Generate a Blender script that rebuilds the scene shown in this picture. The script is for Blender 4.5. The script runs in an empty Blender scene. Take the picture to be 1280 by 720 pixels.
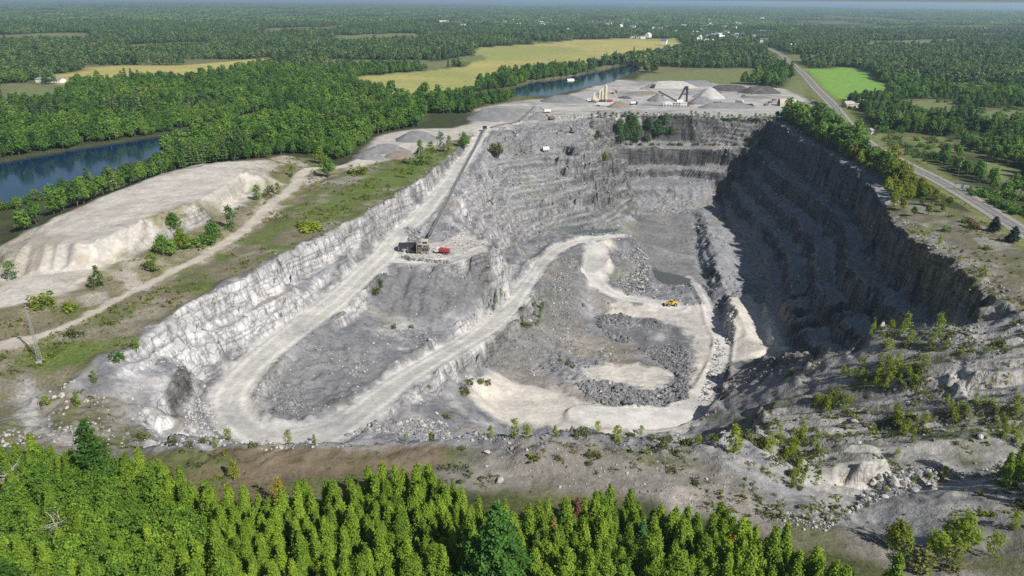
import bpy, bmesh, math, random
import numpy as np
from mathutils import Vector, Matrix
from mathutils.geometry import delaunay_2d_cdt

random.seed(7)
RNG = np.random.default_rng(11)
SC = bpy.context.scene
COL = SC.collection

# ------------------------------------------------------------------ camera
F = 914.0                      # focal length in units of a 1280 px wide frame
CAMZ = 100.0
PITCH = math.radians(21.5)
ROLL = math.radians(0.4)
cam_d = bpy.data.cameras.new('camera')
cam_d.sensor_width = 36.0
cam_d.lens = F / 1280 * 36.0
cam_d.clip_start = 1.0
cam_d.clip_end = 200000.0
cam = bpy.data.objects.new('camera', cam_d)
COL.objects.link(cam)
CR = Matrix.Rotation(math.pi / 2 - PITCH, 3, 'X') @ Matrix.Rotation(ROLL, 3, 'Z')
cam.matrix_world = Matrix.Translation((0, 0, CAMZ)) @ CR.to_4x4()
SC.camera = cam
CRN = np.array(CR)


def ray(px, py):
    v = CRN @ np.array([(px - 640.0) / F, (360.0 - py) / F, -1.0])
    return v


def up(px, py, z=0.0):
    """pixel of the survey photograph + known height -> world x, y"""
    v = ray(px, py)
    t = (z - CAMZ) / v[2]
    return v[0] * t, v[1] * t


def project(x, y, z):
    p = np.stack([np.asarray(x, float), np.asarray(y, float), np.asarray(z, float) - CAMZ], -1) @ CRN
    return 640 + F * p[..., 0] / -p[..., 2], 360 - F * p[..., 1] / -p[..., 2], -p[..., 2]


# ------------------------------------------------------------------ noise
def _hash(i, j, s):
    h = (i.astype(np.int64) * 374761393 + j.astype(np.int64) * 668265263 + s * 974711) & 0xFFFFFFFF
    h = ((h ^ (h >> 13)) * 1274126177) & 0xFFFFFFFF
    return ((h ^ (h >> 16)) & 0xFFFF) / 65535.0


def vnoise(x, y, s=0):
    i = np.floor(x); j = np.floor(y)
    u = x - i; v = y - j
    u = u * u * u * (u * (u * 6 - 15) + 10); v = v * v * v * (v * (v * 6 - 15) + 10)
    a = _hash(i, j, s); b = _hash(i + 1, j, s); c = _hash(i, j + 1, s); d = _hash(i + 1, j + 1, s)
    return (a * (1 - u) + b * u) * (1 - v) + (c * (1 - u) + d * u) * v


def fbm(x, y, scale, octv=4, s=0, gain=0.5):
    t = np.zeros_like(x, dtype=float); a = 1.0; n = 0.0; f = 1.0 / scale
    for k in range(octv):
        ca, sa = math.cos(k * 0.7), math.sin(k * 0.7)
        t += a * (vnoise((x * ca - y * sa) * f + 17.3 * k, (x * sa + y * ca) * f - 9.1 * k, s + k) - 0.5)
        n += a; a *= gain; f *= 2.03
    return t / n * 2


def cells(x, y, size, s=0):
    """two random values of the nearest cell of a jittered net: broken blocks"""
    gx, gy = x / size, y / size
    ix, iy = np.floor(gx), np.floor(gy)
    best = np.full(x.shape, 9.0); r1 = np.zeros(x.shape); r2 = np.zeros(x.shape)
    for dx in (-1, 0, 1):
        for dy in (-1, 0, 1):
            cx, cy = ix + dx, iy + dy
            d = (cx + _hash(cx, cy, s) - gx) ** 2 + (cy + _hash(cx, cy, s + 1) - gy) ** 2
            m = d < best
            best = np.where(m, d, best); r1 = np.where(m, _hash(cx, cy, s + 2), r1); r2 = np.where(m, _hash(cx, cy, s + 3), r2)
    return r1 - .5, r2 - .5


def ridged(x, y, scale, octv=3, s=0):
    t = np.zeros_like(x, dtype=float); a = 1.0; n = 0; f = 1 / scale
    for k in range(octv):
        t += a * (1 - np.abs(vnoise(x * f + 5.1 * k, y * f + 3.3 * k, s + k) * 2 - 1)); n += a
        a *= 0.5; f *= 2.1
    return t / n


def sm(a, b, x):
    t = np.clip((x - a) / (b - a), 0, 1)
    return t * t * (3 - 2 * t)


# ------------------------------------------------------------------ terrain survey
PTS = []


def line(pts, step=2.6, world=False):
    """break line of the survey: (pixel x, pixel y, height)"""
    w = []
    for p in pts:
        if world:
            w.append(tuple(p))
        else:
            x, y = up(*p)
            w.append((x, y, p[2]))
    for a, b in zip(w[:-1], w[1:]):
        n = max(1, int(math.hypot(b[0] - a[0], b[1] - a[1]) / step))
        for k in range(n):
            t = k / n
            PTS.append(tuple(a[i] + (b[i] - a[i]) * t for i in range(3)))
    PTS.append(w[-1])
    return w


# --- near rim of the pit and the hidden wall below it
near = line([(150, 556, -1), (230, 556, 0), (285, 553, 0), (350, 556, .5), (430, 554, .5), (500, 552, .5), (560, 550, .5),
             (610, 548, 0), (650, 546, 1), (700, 541, 1.5), (760, 545, 1), (820, 550, 0), (860, 550, -1), (905, 548, -3), (935, 542, -8)])
line([(x, y + 3, z - 8 if x > -60 else z - 5) for x, y, z in near], world=True)
line([(x * 1.03, y + 26, -38 if x > 0 else -22) for x, y, z in near], world=True)
line([(x * 1.05, y + 60, -51) for x, y, z in near if x > 8], world=True)
line([(0, 572, 0), (150, 568, 0), (300, 566, .5), (450, 564, .5), (600, 562, .5), (700, 560, 1), (800, 566, .5), (900, 570, 0), (960, 580, -2)])
line([(0, 600, 0), (200, 600, 0), (400, 600, 0), (600, 600, 0.5), (700, 585, 1.0), (800, 600, 0), (900, 610, 0)])
line([(0, 660, 0), (300, 660, 0), (600, 660, 0), (900, 660, 0), (1000, 660, 0), (1100, 670, 1)])
line([(-200, 740, 0), (300, 740, 0), (700, 740, 0), (1100, 740, 2), (1500, 740, 4)])
# knoll of spoil by the near rim
line([(655, 575, 2.2), (690, 556, 4.0), (735, 557, 4.0), (790, 580, 1.6)])
# --- left wall
line([(592, 170, -1), (560, 200, 0), (520, 230, 0), (470, 262, 0), (430, 283, 0), (390, 302, 0), (350, 322, 0), (300, 350, 0),
      (262, 368, 0), (225, 392, 0), (190, 415, 0), (168, 432, -.5), (131, 448, -1), (95, 470, -2.5), (60, 482, -4), (48, 500, -5)])
line([(598, 178, -3), (570, 207, -5), (535, 240, -9), (485, 280, -11), (450, 302, -11), (430, 315, -12), (385, 341, -12), (336, 369, -11),
      (285, 395, -9.5), (248, 427, -10.5), (215, 446, -9), (188, 465, -8), (150, 480, -7), (110, 500, -6), (85, 520, -5.5)])
line([(545, 240, -10.5), (470, 296, -12.5), (430, 326, -13.5), (385, 357, -14), (345, 382, -14), (308, 406, -13.5), (272, 428, -13.5),
      (243, 447, -13), (222, 462, -11.5), (208, 478, -10.5)])
line([(470, 302, -14.5), (425, 345, -17), (385, 375, -18), (340, 406, -19), (303, 433, -20), (268, 452, -19), (248, 466, -18.5),
      (240, 492, -19.5), (228, 510, -20), (212, 524, -19)])
line([(265, 470, -20), (255, 490, -21.5), (258, 520, -22.5), (272, 548, -24)])
line([(205, 490, -12), (190, 515, -12), (175, 540, -10)])
line([(160, 500, -9), (120, 525, -7), (60, 535, -4.5)])
line([(20, 470, -3), (25, 500, -6), (50, 525, -6), (100, 548, -3)])
line([(0, 450, -1), (0, 500, -4), (0, 540, -3)])
# --- interior of the hairpin, crusher pad
PAD = [(470, 330, -18), (500, 333, -18.5), (560, 331, -19), (600, 322, -19.5), (618, 312, -19.5)]
line(PAD)
line([(505, 318, -18), (560, 318, -18.8), (590, 310, -19), (614, 304, -19)])
line([(612, 300, -18.8), (560, 296, -18), (540, 300, -17.5)])
line([(480, 345, -21), (520, 348, -22.5), (560, 345, -23.5), (610, 335, -26)])
line([(455, 375, -23.5), (490, 395, -29), (530, 400, -31.5), (570, 395, -33), (605, 385, -35.5), (622, 360, -36)])
line([(420, 410, -23), (440, 430, -26), (470, 440, -29), (500, 436, -31)])
line([(385, 435, -23), (360, 465, -25), (340, 490, -26), (335, 515, -26.3)])
line([(400, 470, -27), (380, 500, -27), (370, 525, -26.8)])
line([(450, 470, -30), (430, 490, -29)])
line([(622, 318, -21), (624, 345, -31), (628, 370, -38)])
line([(640, 340, -44), (634, 362, -41.5), (622, 385, -39)])
# --- slope on the right of the ramp (wall between ramp and plant)
line([(607, 172, -3), (604, 195, -6), (590, 225, -10), (572, 252, -12.5), (552, 280, -15.5), (545, 298, -17.5)])
line([(640, 163, -1), (680, 168, -1), (700, 195, -12), (720, 180, -4), (735, 152, 0)])
line([(618, 200, -12), (650, 195, -13), (690, 200, -15), (740, 198, -17), (768, 190, -20)])
line([(606, 235, -20), (640, 228, -24), (690, 232, -27), (740, 222, -29), (776, 216, -36)])
line([(590, 275, -24), (615, 265, -30), (640, 255, -33), (690, 250, -34), (740, 240, -36), (780, 230, -43)])
line([(625, 290, -36), (640, 280, -41), (690, 268, -43), (740, 259, -45), (788, 248, -51)])
line([(632, 312, -42), (652, 304, -47), (680, 294, -50), (720, 287, -53), (760, 284, -54.5), (797, 279, -58)])
line([(745, 290, -54.6), (770, 288, -55)])
# --- far wall
line([(735, 149, 0), (780, 144, 0), (850, 145, 0), (920, 147, 0), (965, 151, 0)])
line([(780, 178, -24), (850, 179, -24), (905, 181, -22), (950, 183, -19)])
line([(780, 184, -25), (850, 185, -25), (905, 187, -23), (940, 188.5, -20.5)])
line([(783, 206, -40), (850, 206, -40), (905, 208, -36.5), (928, 209, -35)])
line([(783, 211, -41), (850, 211, -41), (905, 213, -38), (925, 214, -37)])
line([(786, 222, -48), (850, 222, -48), (915, 226, -45)])
line([(788, 233, -49.5), (850, 233, -49.5), (905, 236, -50)])
line([(790, 248, -58), (850, 249, -58), (900, 252, -58)])
line([(798, 262, -62), (850, 262, -62), (890, 262, -62)])
# --- right wall: benches parallel to the rim
rim = [up(*p) for p in [(965, 151, 0), (1004, 178, 0), (1031, 192, 0), (1068, 212, 0), (1095, 235, 0), (1102, 258, 0), (1113, 277, 0),
                        (1152, 306, 0), (1186, 327, 0), (1226, 366, 0), (1266, 389, 0), (1300, 402, 0), (1400, 450, 0)]]
PROF = [(0, 0), (4, -24), (14, -25.5), (17, -37), (27, -38.5), (30, -48), (40, -49.5), (43, -57.5), (50, -59), (53, -63.5)]
rimv = [Vector((a, b)) for a, b in rim]


def offset(pl, d):
    out = []
    for i, p in enumerate(pl):
        a = pl[max(0, i - 1)]; b = pl[min(len(pl) - 1, i + 1)]
        t = (b - a).normalized()
        out.append(p + Vector((t.y, -t.x)) * d)
    return out


for k, (o, z) in enumerate(PROF):
    q = offset(rimv, o)
    # the benches climb and die out at the near end, where the old fill slope buries them
    L = []
    for i, p in enumerate(q):
        if i > 9 and k > 0:
            continue
        zz = z
        if i == 9: zz = max(z, -39)
        if i == 8: zz = max(z, -52)
        L.append((p.x, p.y + (0 if i > 0 else -o * 0.9), zz))
    line(L, world=True)
# --- floor
for p in [(800, 275, -61), (850, 275, -62.5), (866, 265, -62), (800, 300, -62.5), (860, 300, -63), (866, 330, -64), (800, 330, -63),
          (830, 346, -64.2), (860, 345, -64), (780, 350, -62), (790, 365, -62.5), (760, 385, -63), (740, 395, -63), (790, 400, -64),
          (850, 400, -65), (830, 430, -64), (780, 430, -63), (740, 430, -61), (760, 450, -60), (860, 470, -61), (820, 490, -58),
          (700, 500, -54), (640, 500, -52), (610, 500, -51), (650, 470, -52), (760, 500, -56), (720, 470, -57), (640, 530, -52), (700, 530, -52),
          (770, 530, -52), (840, 530, -53), (880, 515, -55), (930, 310, -62), (950, 330, -63), (940, 360, -63), (960, 380, -63), (985, 400, -63),
          (1000, 420, -62), (920, 285, -60), (905, 268, -59)]:
    PTS.append((*up(*p), p[2]))
# spur between the lower road and the floor
line([(712, 315, -51), (716, 345, -53), (712, 380, -54), (706, 410, -56), (690, 440, -57), (668, 460, -55)])
line([(735, 330, -55), (738, 360, -58), (735, 385, -61), (728, 410, -62)])
line([(690, 345, -50), (660, 385, -48), (640, 410, -47), (615, 440, -46), (590, 470, -45), (575, 500, -44)])
line([(600, 430, -41), (560, 460, -38), (520, 490, -36.5), (480, 520, -33), (450, 545, -30)])
line([(575, 520, -43), (560, 545, -40)])
# spoil ridges on the floor
line([(876, 256, -60.5), (884, 283, -58.3), (893, 308, -57), (900, 335, -57), (906, 366, -61.5)])
line([(868, 275, -63), (871, 300, -64), (874, 330, -65), (888, 362, -65)])
line([(900, 285, -60), (915, 310, -63), (925, 345, -64)])
line([(912, 368, -60), (921, 385, -55), (930, 405, -57), (938, 425, -61)])
line([(900, 378, -65.5), (902, 405, -65.5), (912, 435, -64), (927, 446, -62)])
line([(930, 375, -62), (945, 395, -62), (960, 420, -62), (968, 436, -60)])
# old fill slope, near right
line([(1100, 403, -12), (1085, 425, -16), (1060, 436, -22), (1030, 437, -28), (1000, 440, -34), (968, 450, -42), (935, 478, -50), (895, 503, -53)])
line([(1082, 415, -45), (1050, 430, -56), (1005, 432, -61), (975, 437, -62)])
line([(1010, 452, -33), (985, 468, -37.5), (955, 490, -42), (930, 512, -45), (905, 530, -48)])
line([(1000, 470, -33.5), (970, 500, -38), (955, 530, -34), (960, 555, -18)])
line([(940, 515, -44), (945, 535, -39), (948, 550, -27)])
line([(1280, 400, -3), (1200, 408, -8), (1120, 410, -12)])
line([(1340, 430, 0), (1200, 440, -9), (1100, 450, -18), (1040, 460, -26)])
line([(1340, 465, -2), (1200, 475, -10), (1100, 485, -20), (1020, 495, -30)])
line([(1340, 478, -4), (1200, 486, -13), (1100, 497, -22), (1020, 510, -32)])
line([(1340, 510, -3), (1200, 515, -10), (1100, 530, -19), (1000, 535, -27)])
line([(1340, 524, -6), (1200, 530, -13), (1100, 545, -23), (1000, 552, -22)])
line([(1340, 545, -3), (1230, 545, -4), (1120, 560, -9), (1060, 558, -13)])
line([(1170, 576, -4), (1120, 579, -5), (1060, 583, -6), (1015, 588, -9)])
line([(1170, 590, -8), (1110, 602, -10.5), (1050, 607, -11), (1010, 606, -10)])
line([(1100, 618, -10), (1060, 630, -9), (1170, 606, -10), (1250, 590, -8)])
line([(985, 590, -4), (990, 620, -3), (1030, 640, -3)])
line([(1110, 640, -5), (1200, 620, -3), (1280, 610, 0)])
line([(1080, 655, -6), (1120, 690, -2), (1280, 690, 2)])
# --- left land: grass bench, sand heap, river bank
line([(0, 432, 0), (80, 410, 0), (170, 365, 0), (260, 320, 0), (320, 280, 0), (370, 240, 0), (410, 218, 0), (470, 200, 0), (550, 180, 0), (600, 160, 0)])
line([(0, 400, .5), (60, 375, 1), (130, 355, 1.5), (190, 330, 2), (240, 310, 2), (290, 285, 2), (330, 250, 2), (380, 205, 1)])
line([(0, 345, 1.5), (40, 345, 2), (110, 335, 3), (165, 322, 3), (215, 300, 3), (265, 275, 3), (310, 235, 3)])
line([(0, 312, 3), (40, 308, 7), (110, 306, 10), (180, 275, 12), (240, 255, 12.5), (285, 232, 11), (310, 212, 9)])
line([(30, 292, 5), (80, 268, 9), (150, 238, 11), (220, 214, 11), (280, 203, 10)])
line([(0, 285, 0), (40, 268, -2), (110, 245, -2.5), (180, 216, -2.5), (250, 197, -2), (330, 182, -1)])
for p in [(330, 200, 6), (350, 195, 3), (420, 190, 0), (480, 170, 0)]:
    PTS.append((*up(*p), p[2]))
# --- right land
rr = offset(rimv, -8)
line([(p.x, p.y, 0.5) for p in rr], world=True)
rr = offset(rimv, -30)
line([(p.x, p.y, 2.0) for p in rr[3:]], world=True)
# --- plant yard and everything beyond
for x, y in [(-700, 500), (-400, 450), (-700, 800), (-300, 750), (-100, 760), (0, 720), (60, 740), (150, 730), (250, 760), (400, 600), (500, 400), (500, 800),
             (300, 400), (350, 300), (300, 200), (-300, 200), (-400, 300), (-250, 330), (0, 60), (-300, 60), (300, 60), (0, 900), (-400, 1000), (500, 1100), (0, -300)]:
    PTS.append((x, y, 0))
BIG = 90000.0
for x, y in [(-BIG, -2000), (BIG, -2000), (-BIG, BIG), (BIG, BIG), (-2000, -2000), (2000, -2000), (-2000, 2000), (2000, 2000), (0, 3000)]:
    PTS.append((x, y, 0))


def lin2world(pl):
    return [(*up(*p), p[2]) for p in pl]


# roads: pixel x, y, height, half width
HAUL1 = [(640, 152, 0, 5), (615, 158, 0, 5), (602, 168, -1.5, 5), (588, 192, -4, 5.5), (569, 217, -7, 5.5), (549, 243, -10, 5.5), (528, 268, -13, 6), (503, 292, -15.5, 6.5),
         (478, 320, -17, 7.5), (452, 345, -18.3, 7.5), (417, 378, -19.5, 7), (372, 412, -20.5, 7), (330, 444, -21.5, 7), (302, 472, -22.3, 7),
         (287, 500, -23, 6.8), (298, 526, -24, 6.5), (330, 546, -25, 7), (380, 549, -26, 9), (425, 533, -27.5, 8.5), (462, 507, -29.5, 7),
         (512, 470, -32.5, 6), (562, 440, -36, 6), (608, 412, -39.5, 6), (640, 382, -43, 5.5), (662, 352, -46.5, 5), (680, 327, -49, 5),
         (702, 309, -51, 5), (735, 300, -52.5, 5.5), (778, 294, -53.5, 4)]
HAUL2 = [(735, 301, -52.5, 5), (748, 312, -53.5, 6), (742, 335, -56, 6), (752, 357, -59, 5), (775, 370, -61.5, 5), (805, 377, -63, 5), (840, 382, -64.3, 7)]
HAUL3 = [(862, 348, -64, 2.5), (876, 362, -64.5, 2.5), (886, 382, -65.5, 2.5), (893, 405, -66, 3), (904, 428, -64.5, 3), (897, 460, -61, 3.5),
         (882, 490, -57, 4.5), (855, 517, -54, 7), (800, 523, -53, 8), (740, 520, -52, 8)]
HAUL4 = [(470, 324, -17.5, 5), (510, 327, -18.5, 3.5), (555, 327, -19, 3), (580, 320, -19.2, 3), (605, 312, -19.4, 3)]
TRACK = [(-60, 440, 0, 3), (0, 432, 0, 4), (40, 423, 0, 3), (90, 405, 0, 2), (170, 362, 0, 2), (230, 332, 0.2, 2.2), (275, 308, .5, 2.6), (310, 283, .8, 2.6), (335, 258, 1, 3), (365, 235, 1, 3.5), (385, 212, 1, 4),
         (430, 208, .5, 4), (480, 190, .3, 5), (540, 172, 0, 4), (605, 157, 0, 4), (660, 148, 0, 6)]
HIGHWAY = [(1420, 375, 1.2, 6), (1280, 290, 1.2, 6), (1232, 260, 1, 6), (1180, 229, 1, 6), (1130, 204, .8, 6), (1085, 179, .6, 6), (1060, 155, .6, 6), (1040, 130, .5, 6), (1020, 110, .5, 6), (1004, 92, .5, 6), (985, 76, .5, 6), (972, 66, .5, 6), (940, 52, .5, 6)]
PROADS = [HAUL1, HAUL2, HAUL3, HAUL4, TRACK, HIGHWAY]


def catmull(pl, step=4.0):
    P = [np.array(p, float) for p in pl]
    P = [2 * P[0] - P[1]] + P + [2 * P[-1] - P[-2]]
    out = []
    for i in range(1, len(P) - 2):
        n = max(2, int(np.linalg.norm(P[i + 1][:2] - P[i][:2]) / step))
        for k in range(n):
            t = k / n
            a, b, c, d = P[i - 1], P[i], P[i + 1], P[i + 2]
            out.append(0.5 * (2 * b + (c - a) * t + (2 * a - 5 * b + 4 * c - d) * t * t + (3 * b - a - 3 * c + d) * t ** 3))
    out.append(P[-2])
    return np.array(out)


WR = [catmull([(*up(p[0], p[1], p[2]), p[2], p[3]) for p in r]) for r in PROADS]
for r in WR[:4]:
    for q in r[::2]:
        PTS.append((q[0], q[1], q[2]))

# drop survey points that fall on a road but do not belong to it
RP = np.concatenate(WR[:4])
A = np.array(PTS)
nr = len(A) - sum(len(r[::2]) for r in WR[:4])
d2 = ((A[:nr, None, 0] - RP[None, :, 0]) ** 2 + (A[:nr, None, 1] - RP[None, :, 1]) ** 2)
jj = d2.argmin(1)
keep = np.ones(len(A), bool)
keep[:nr] = np.sqrt(d2[np.arange(nr), jj]) > RP[jj, 3] + 0.5
A = A[keep]

# ------------------------------------------------------------------ terrain grid


def axis(lo, hi, f0, f1, step, ratio):
    m = list(np.arange(f0, f1 + 1e-6, step))
    s = step; v = f1; upl = []
    while v < hi:
        s = min(s * ratio, 4000); v += s; upl.append(v)
    s = step; v = f0; dn = []
    while v > lo:
        s = min(s * ratio, 4000); v -= s; dn.append(v)
    return np.array(dn[::-1] + m + upl)


XS = axis(-80000, 80000, -285, 285, 1.0, 1.07)
YS = axis(-1500, 80000, 96, 330, 0.8, 1.0) if False else np.concatenate([axis(-1500, 90, 96, 330, 0.8, 1.15)[:0], axis(-1500, 95, 96, 96, 0.8, 1.15)[:-2], np.arange(96, 330, 0.85), axis(330, 80000, 330, 730, 1.25, 1.055)])
YS = np.unique(YS)
YS = YS[np.concatenate([[True], np.diff(YS) > 0.3])]
GX, GY = np.meshgrid(XS, YS)          # [iy, ix]
NY, NX = GX.shape

tri = delaunay_2d_cdt([Vector((p[0], p[1])) for p in A], [], [], 0, 1e-3)
tv = np.array([(v.x, v.y) for v in tri[0]])
tz = np.array([np.mean([A[o][2] for o in ov]) for ov in tri[3]])
Z = np.zeros_like(GX)
for f in tri[2]:
    (ax, ay), (bx, by), (cx, cy) = tv[f[0]], tv[f[1]], tv[f[2]]
    i0, i1 = np.searchsorted(XS, [min(ax, bx, cx), max(ax, bx, cx)])
    j0, j1 = np.searchsorted(YS, [min(ay, by, cy), max(ay, by, cy)])
    if i1 <= i0 or j1 <= j0: continue
    x = GX[j0:j1, i0:i1]; y = GY[j0:j1, i0:i1]
    den = (by - cy) * (ax - cx) + (cx - bx) * (ay - cy)
    if abs(den) < 1e-9: continue
    l0 = ((by - cy) * (x - cx) + (cx - bx) * (y - cy)) / den
    l1 = ((cy - ay) * (x - cx) + (ax - cx) * (y - cy)) / den
    l2 = 1 - l0 - l1
    ins = (l0 >= -1e-9) & (l1 >= -1e-9) & (l2 >= -1e-9)
    zz = l0 * tz[f[0]] + l1 * tz[f[1]] + l2 * tz[f[2]]
    Z[j0:j1, i0:i1] = np.where(ins, zz, Z[j0:j1, i0:i1])


def blur(a, n=1):
    for _ in range(n):
        b = np.pad(a, 1, mode='edge')
        a = (b[1:-1, :-2] + 2 * b[1:-1, 1:-1] + b[1:-1, 2:]) / 4
        b = np.pad(a, 1, mode='edge')
        a = (b[:-2, 1:-1] + 2 * b[1:-1, 1:-1] + b[2:, 1:-1]) / 4
    return a


Z = blur(Z, 1)


def inpoly(poly, x, y):
    ins = np.zeros(np.shape(x), bool)
    n = len(poly)
    for i in range(n):
        x0, y0 = poly[i]; x1, y1 = poly[(i + 1) % n]
        c = ((y0 > y) != (y1 > y))
        with np.errstate(divide='ignore', invalid='ignore'):
            ins ^= c & (x < (x1 - x0) * (y - y0) / (y1 - y0 + 1e-12) + x0)
    return ins


def roaddist(r, margin):
    """signed distance beyond the edge of a road, and the road's height, on the grid"""
    D = np.full(GX.shape, 1e3); H = np.zeros(GX.shape); S = np.zeros(GX.shape)
    s0 = 0
    for a, b in zip(r[:-1], r[1:]):
        m = margin + max(a[3], b[3])
        i0, i1 = np.searchsorted(XS, [min(a[0], b[0]) - m, max(a[0], b[0]) + m])
        j0, j1 = np.searchsorted(YS, [min(a[1], b[1]) - m, max(a[1], b[1]) + m])
        dx, dy = b[0] - a[0], b[1] - a[1]
        L2 = dx * dx + dy * dy + 1e-9
        if i1 > i0 and j1 > j0:
            x = GX[j0:j1, i0:i1]; y = GY[j0:j1, i0:i1]
            t = np.clip(((x - a[0]) * dx + (y - a[1]) * dy) / L2, 0, 1)
            d = np.hypot(x - a[0] - t * dx, y - a[1] - t * dy) - (a[3] + (b[3] - a[3]) * t)
            o = d < D[j0:j1, i0:i1]
            D[j0:j1, i0:i1] = np.where(o, d, D[j0:j1, i0:i1])
            H[j0:j1, i0:i1] = np.where(o, a[2] + (b[2] - a[2]) * t, H[j0:j1, i0:i1])
        s0 += math.sqrt(L2)
    return D, H


RD = []
for k, r in enumerate(WR):
    D, H = roaddist(r, 8)
    RD.append(D)
    w = 1 - sm(0.0, 3.5 if k < 5 else 7.0, D)
    if k == 5: H = H - 0.12
    Z = Z * (1 - w) + H * w
ROADD = np.minimum.reduce(RD[:4]); TRACKD = RD[4]; HWD = RD[5]
onroad = 1 - sm(-1.0, 2.0, np.minimum.reduce(RD))
Z0 = Z.copy()


def sample(G, x, y):
    x = np.asarray(x, float); y = np.asarray(y, float)
    i = np.clip(np.searchsorted(XS, x) - 1, 0, NX - 2); j = np.clip(np.searchsorted(YS, y) - 1, 0, NY - 2)
    u = np.clip((x - XS[i]) / (XS[i + 1] - XS[i]), 0, 1); v = np.clip((y - YS[j]) / (YS[j + 1] - YS[j]), 0, 1)
    return (G[j, i] * (1 - u) + G[j, i + 1] * u) * (1 - v) + (G[j + 1, i] * (1 - u) + G[j + 1, i + 1] * u) * v


TS = np.concatenate([np.arange(60, 900, 0.7), np.geomspace(900, 30000, 3000)])


def hit(px, py):
    """where the line of sight of a survey pixel meets the terrain"""
    v = ray(px, py); v = v / np.linalg.norm(v)
    x = v[0] * TS; y = v[1] * TS; z = CAMZ + v[2] * TS
    h = sample(Z, x, y)
    k = np.argmax(z < h)
    if k == 0: k = len(TS) - 1
    a, b = TS[k - 1], TS[k]
    for _ in range(12):
        m = (a + b) / 2
        if CAMZ + v[2] * m < sample(Z, v[0] * m, v[1] * m): b = m
        else: a = m
    return float(v[0] * b), float(v[1] * b), float(sample(Z, v[0] * b, v[1] * b))


def hpoly(pl):
    return [hit(*p)[:2] for p in pl]


def softmask(poly, soft=3.0, wob=4.0, wscale=12.0, s=0, grow=0.0):
    """world polygon -> mask with a wobbly edge"""
    xs = [p[0] for p in poly]; ys = [p[1] for p in poly]
    m = soft + wob + 3 + grow
    i0, i1 = np.searchsorted(XS, [min(xs) - m, max(xs) + m]); j0, j1 = np.searchsorted(YS, [min(ys) - m, max(ys) + m])
    M = np.zeros(GX.shape)
    if i1 <= i0 or j1 <= j0: return M
    x = GX[j0:j1, i0:i1]; y = GY[j0:j1, i0:i1]
    x = x + wob * fbm(x, y, wscale, 4, s + 3); y = y + wob * fbm(x, y, wscale, 4, s + 8)
    D = np.full(x.shape, 1e9)
    for a, b in zip(poly, poly[1:] + poly[:1]):
        dx, dy = b[0] - a[0], b[1] - a[1]
        t = np.clip(((x - a[0]) * dx + (y - a[1]) * dy) / (dx * dx + dy * dy + 1e-9), 0, 1)
        D = np.minimum(D, np.hypot(x - a[0] - t * dx, y - a[1] - t * dy))
    D = np.where(inpoly(poly, x, y), -D, D)
    M[j0:j1, i0:i1] = 1 - sm(-soft, soft, D - grow)
    return M
# ------------------------------------------------------------------ zones (world polygons found through the survey)
def upoly(pl):
    return [up(*q) for q in pl]


QUARRY = upoly([(592, 172), (560, 200), (520, 231), (470, 263), (430, 284), (390, 303), (350, 323), (300, 351), (262, 369), (225, 393), (190, 416), (168, 433), (131, 449),
                (95, 471), (60, 483), (48, 500), (10, 530), (0, 548), (130, 558), (285, 559), (430, 560), (560, 556), (650, 552), (760, 552), (900, 560), (1000, 610), (1100, 650),
                (1300, 640), (1340, 440)]) + [(q.x, q.y) for q in offset(rimv, -2.5)[10::-1]] + upoly([(966, 150), (850, 143), (780, 141), (735, 146), (680, 148), (640, 150)])
YARD = upoly([(592, 150), (598, 136), (640, 127), (700, 122), (745, 108), (770, 100), (860, 103), (960, 108), (982, 112), (1002, 121), (1016, 132), (1022, 141), (990, 147), (965, 149), (850, 143), (735, 147), (640, 162), (600, 160)])
LYARD = upoly([(425, 216), (470, 205), (540, 185), (600, 162), (600, 152), (560, 160), (520, 161), (480, 168), (462, 180), (445, 200)])
GRASS = upoly([(-60, 462), (0, 447), (60, 422), (150, 385), (210, 347), (270, 315), (320, 283), (370, 248), (400, 226), (470, 205), (540, 185), (592, 168), (562, 196), (522, 226), (472, 257), (432, 278),
               (352, 316), (264, 362), (192, 406), (168, 424), (131, 440), (90, 462), (40, 476), (-60, 486)])
GRASSGREEN = hpoly([(30, 445), (100, 422), (130, 424), (110, 448), (60, 466)])
GRASSGREEN2 = hpoly([(380, 262), (420, 240), (500, 205), (560, 188), (575, 185), (520, 222), (450, 252), (400, 282)])
HEAP = hpoly([(-60, 330), (30, 290), (80, 268), (150, 238), (220, 213), (290, 202), (345, 205), (330, 238), (290, 262), (240, 262), (200, 285), (170, 322), (120, 350), (60, 372), (0, 388), (-60, 400)])
HEAPTOP = hpoly([(60, 292), (100, 266), (160, 240), (230, 214), (290, 206), (300, 220), (270, 245), (180, 270), (110, 296)])
NEARB = upoly([(150, 572), (300, 563), (430, 563), (540, 561), (610, 572), (560, 612), (420, 625), (250, 640), (120, 600)])
NEARR = upoly([(600, 553), (700, 545), (860, 556), (930, 570), (1000, 610), (1150, 640), (1300, 620), (1320, 740), (1170, 740), (1040, 690), (900, 650), (760, 620), (620, 612), (540, 600)])
SANDS = [hpoly(p) for p in ([(592, 478), (625, 474), (655, 482), (700, 492), (760, 508), (850, 510), (890, 470), (903, 430), (880, 385), (780, 378), (770, 392), (840, 402), (872, 420), (880, 440), (876, 480), (862, 534), (800, 539), (720, 537), (640, 525), (600, 505)],
                            [(740, 462), (800, 457), (832, 470), (800, 482), (750, 476)], [(915, 376), (937, 371), (968, 437), (930, 446), (905, 447)],
                            [(735, 312), (760, 305), (758, 340), (745, 360), (732, 340)])]
DARKF = hpoly([(798, 266), (866, 266), (869, 345), (835, 354), (800, 338), (792, 290)])
PADZ = hpoly([(495, 318), (560, 300), (612, 302), (618, 313), (560, 330), (500, 333)])
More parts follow.
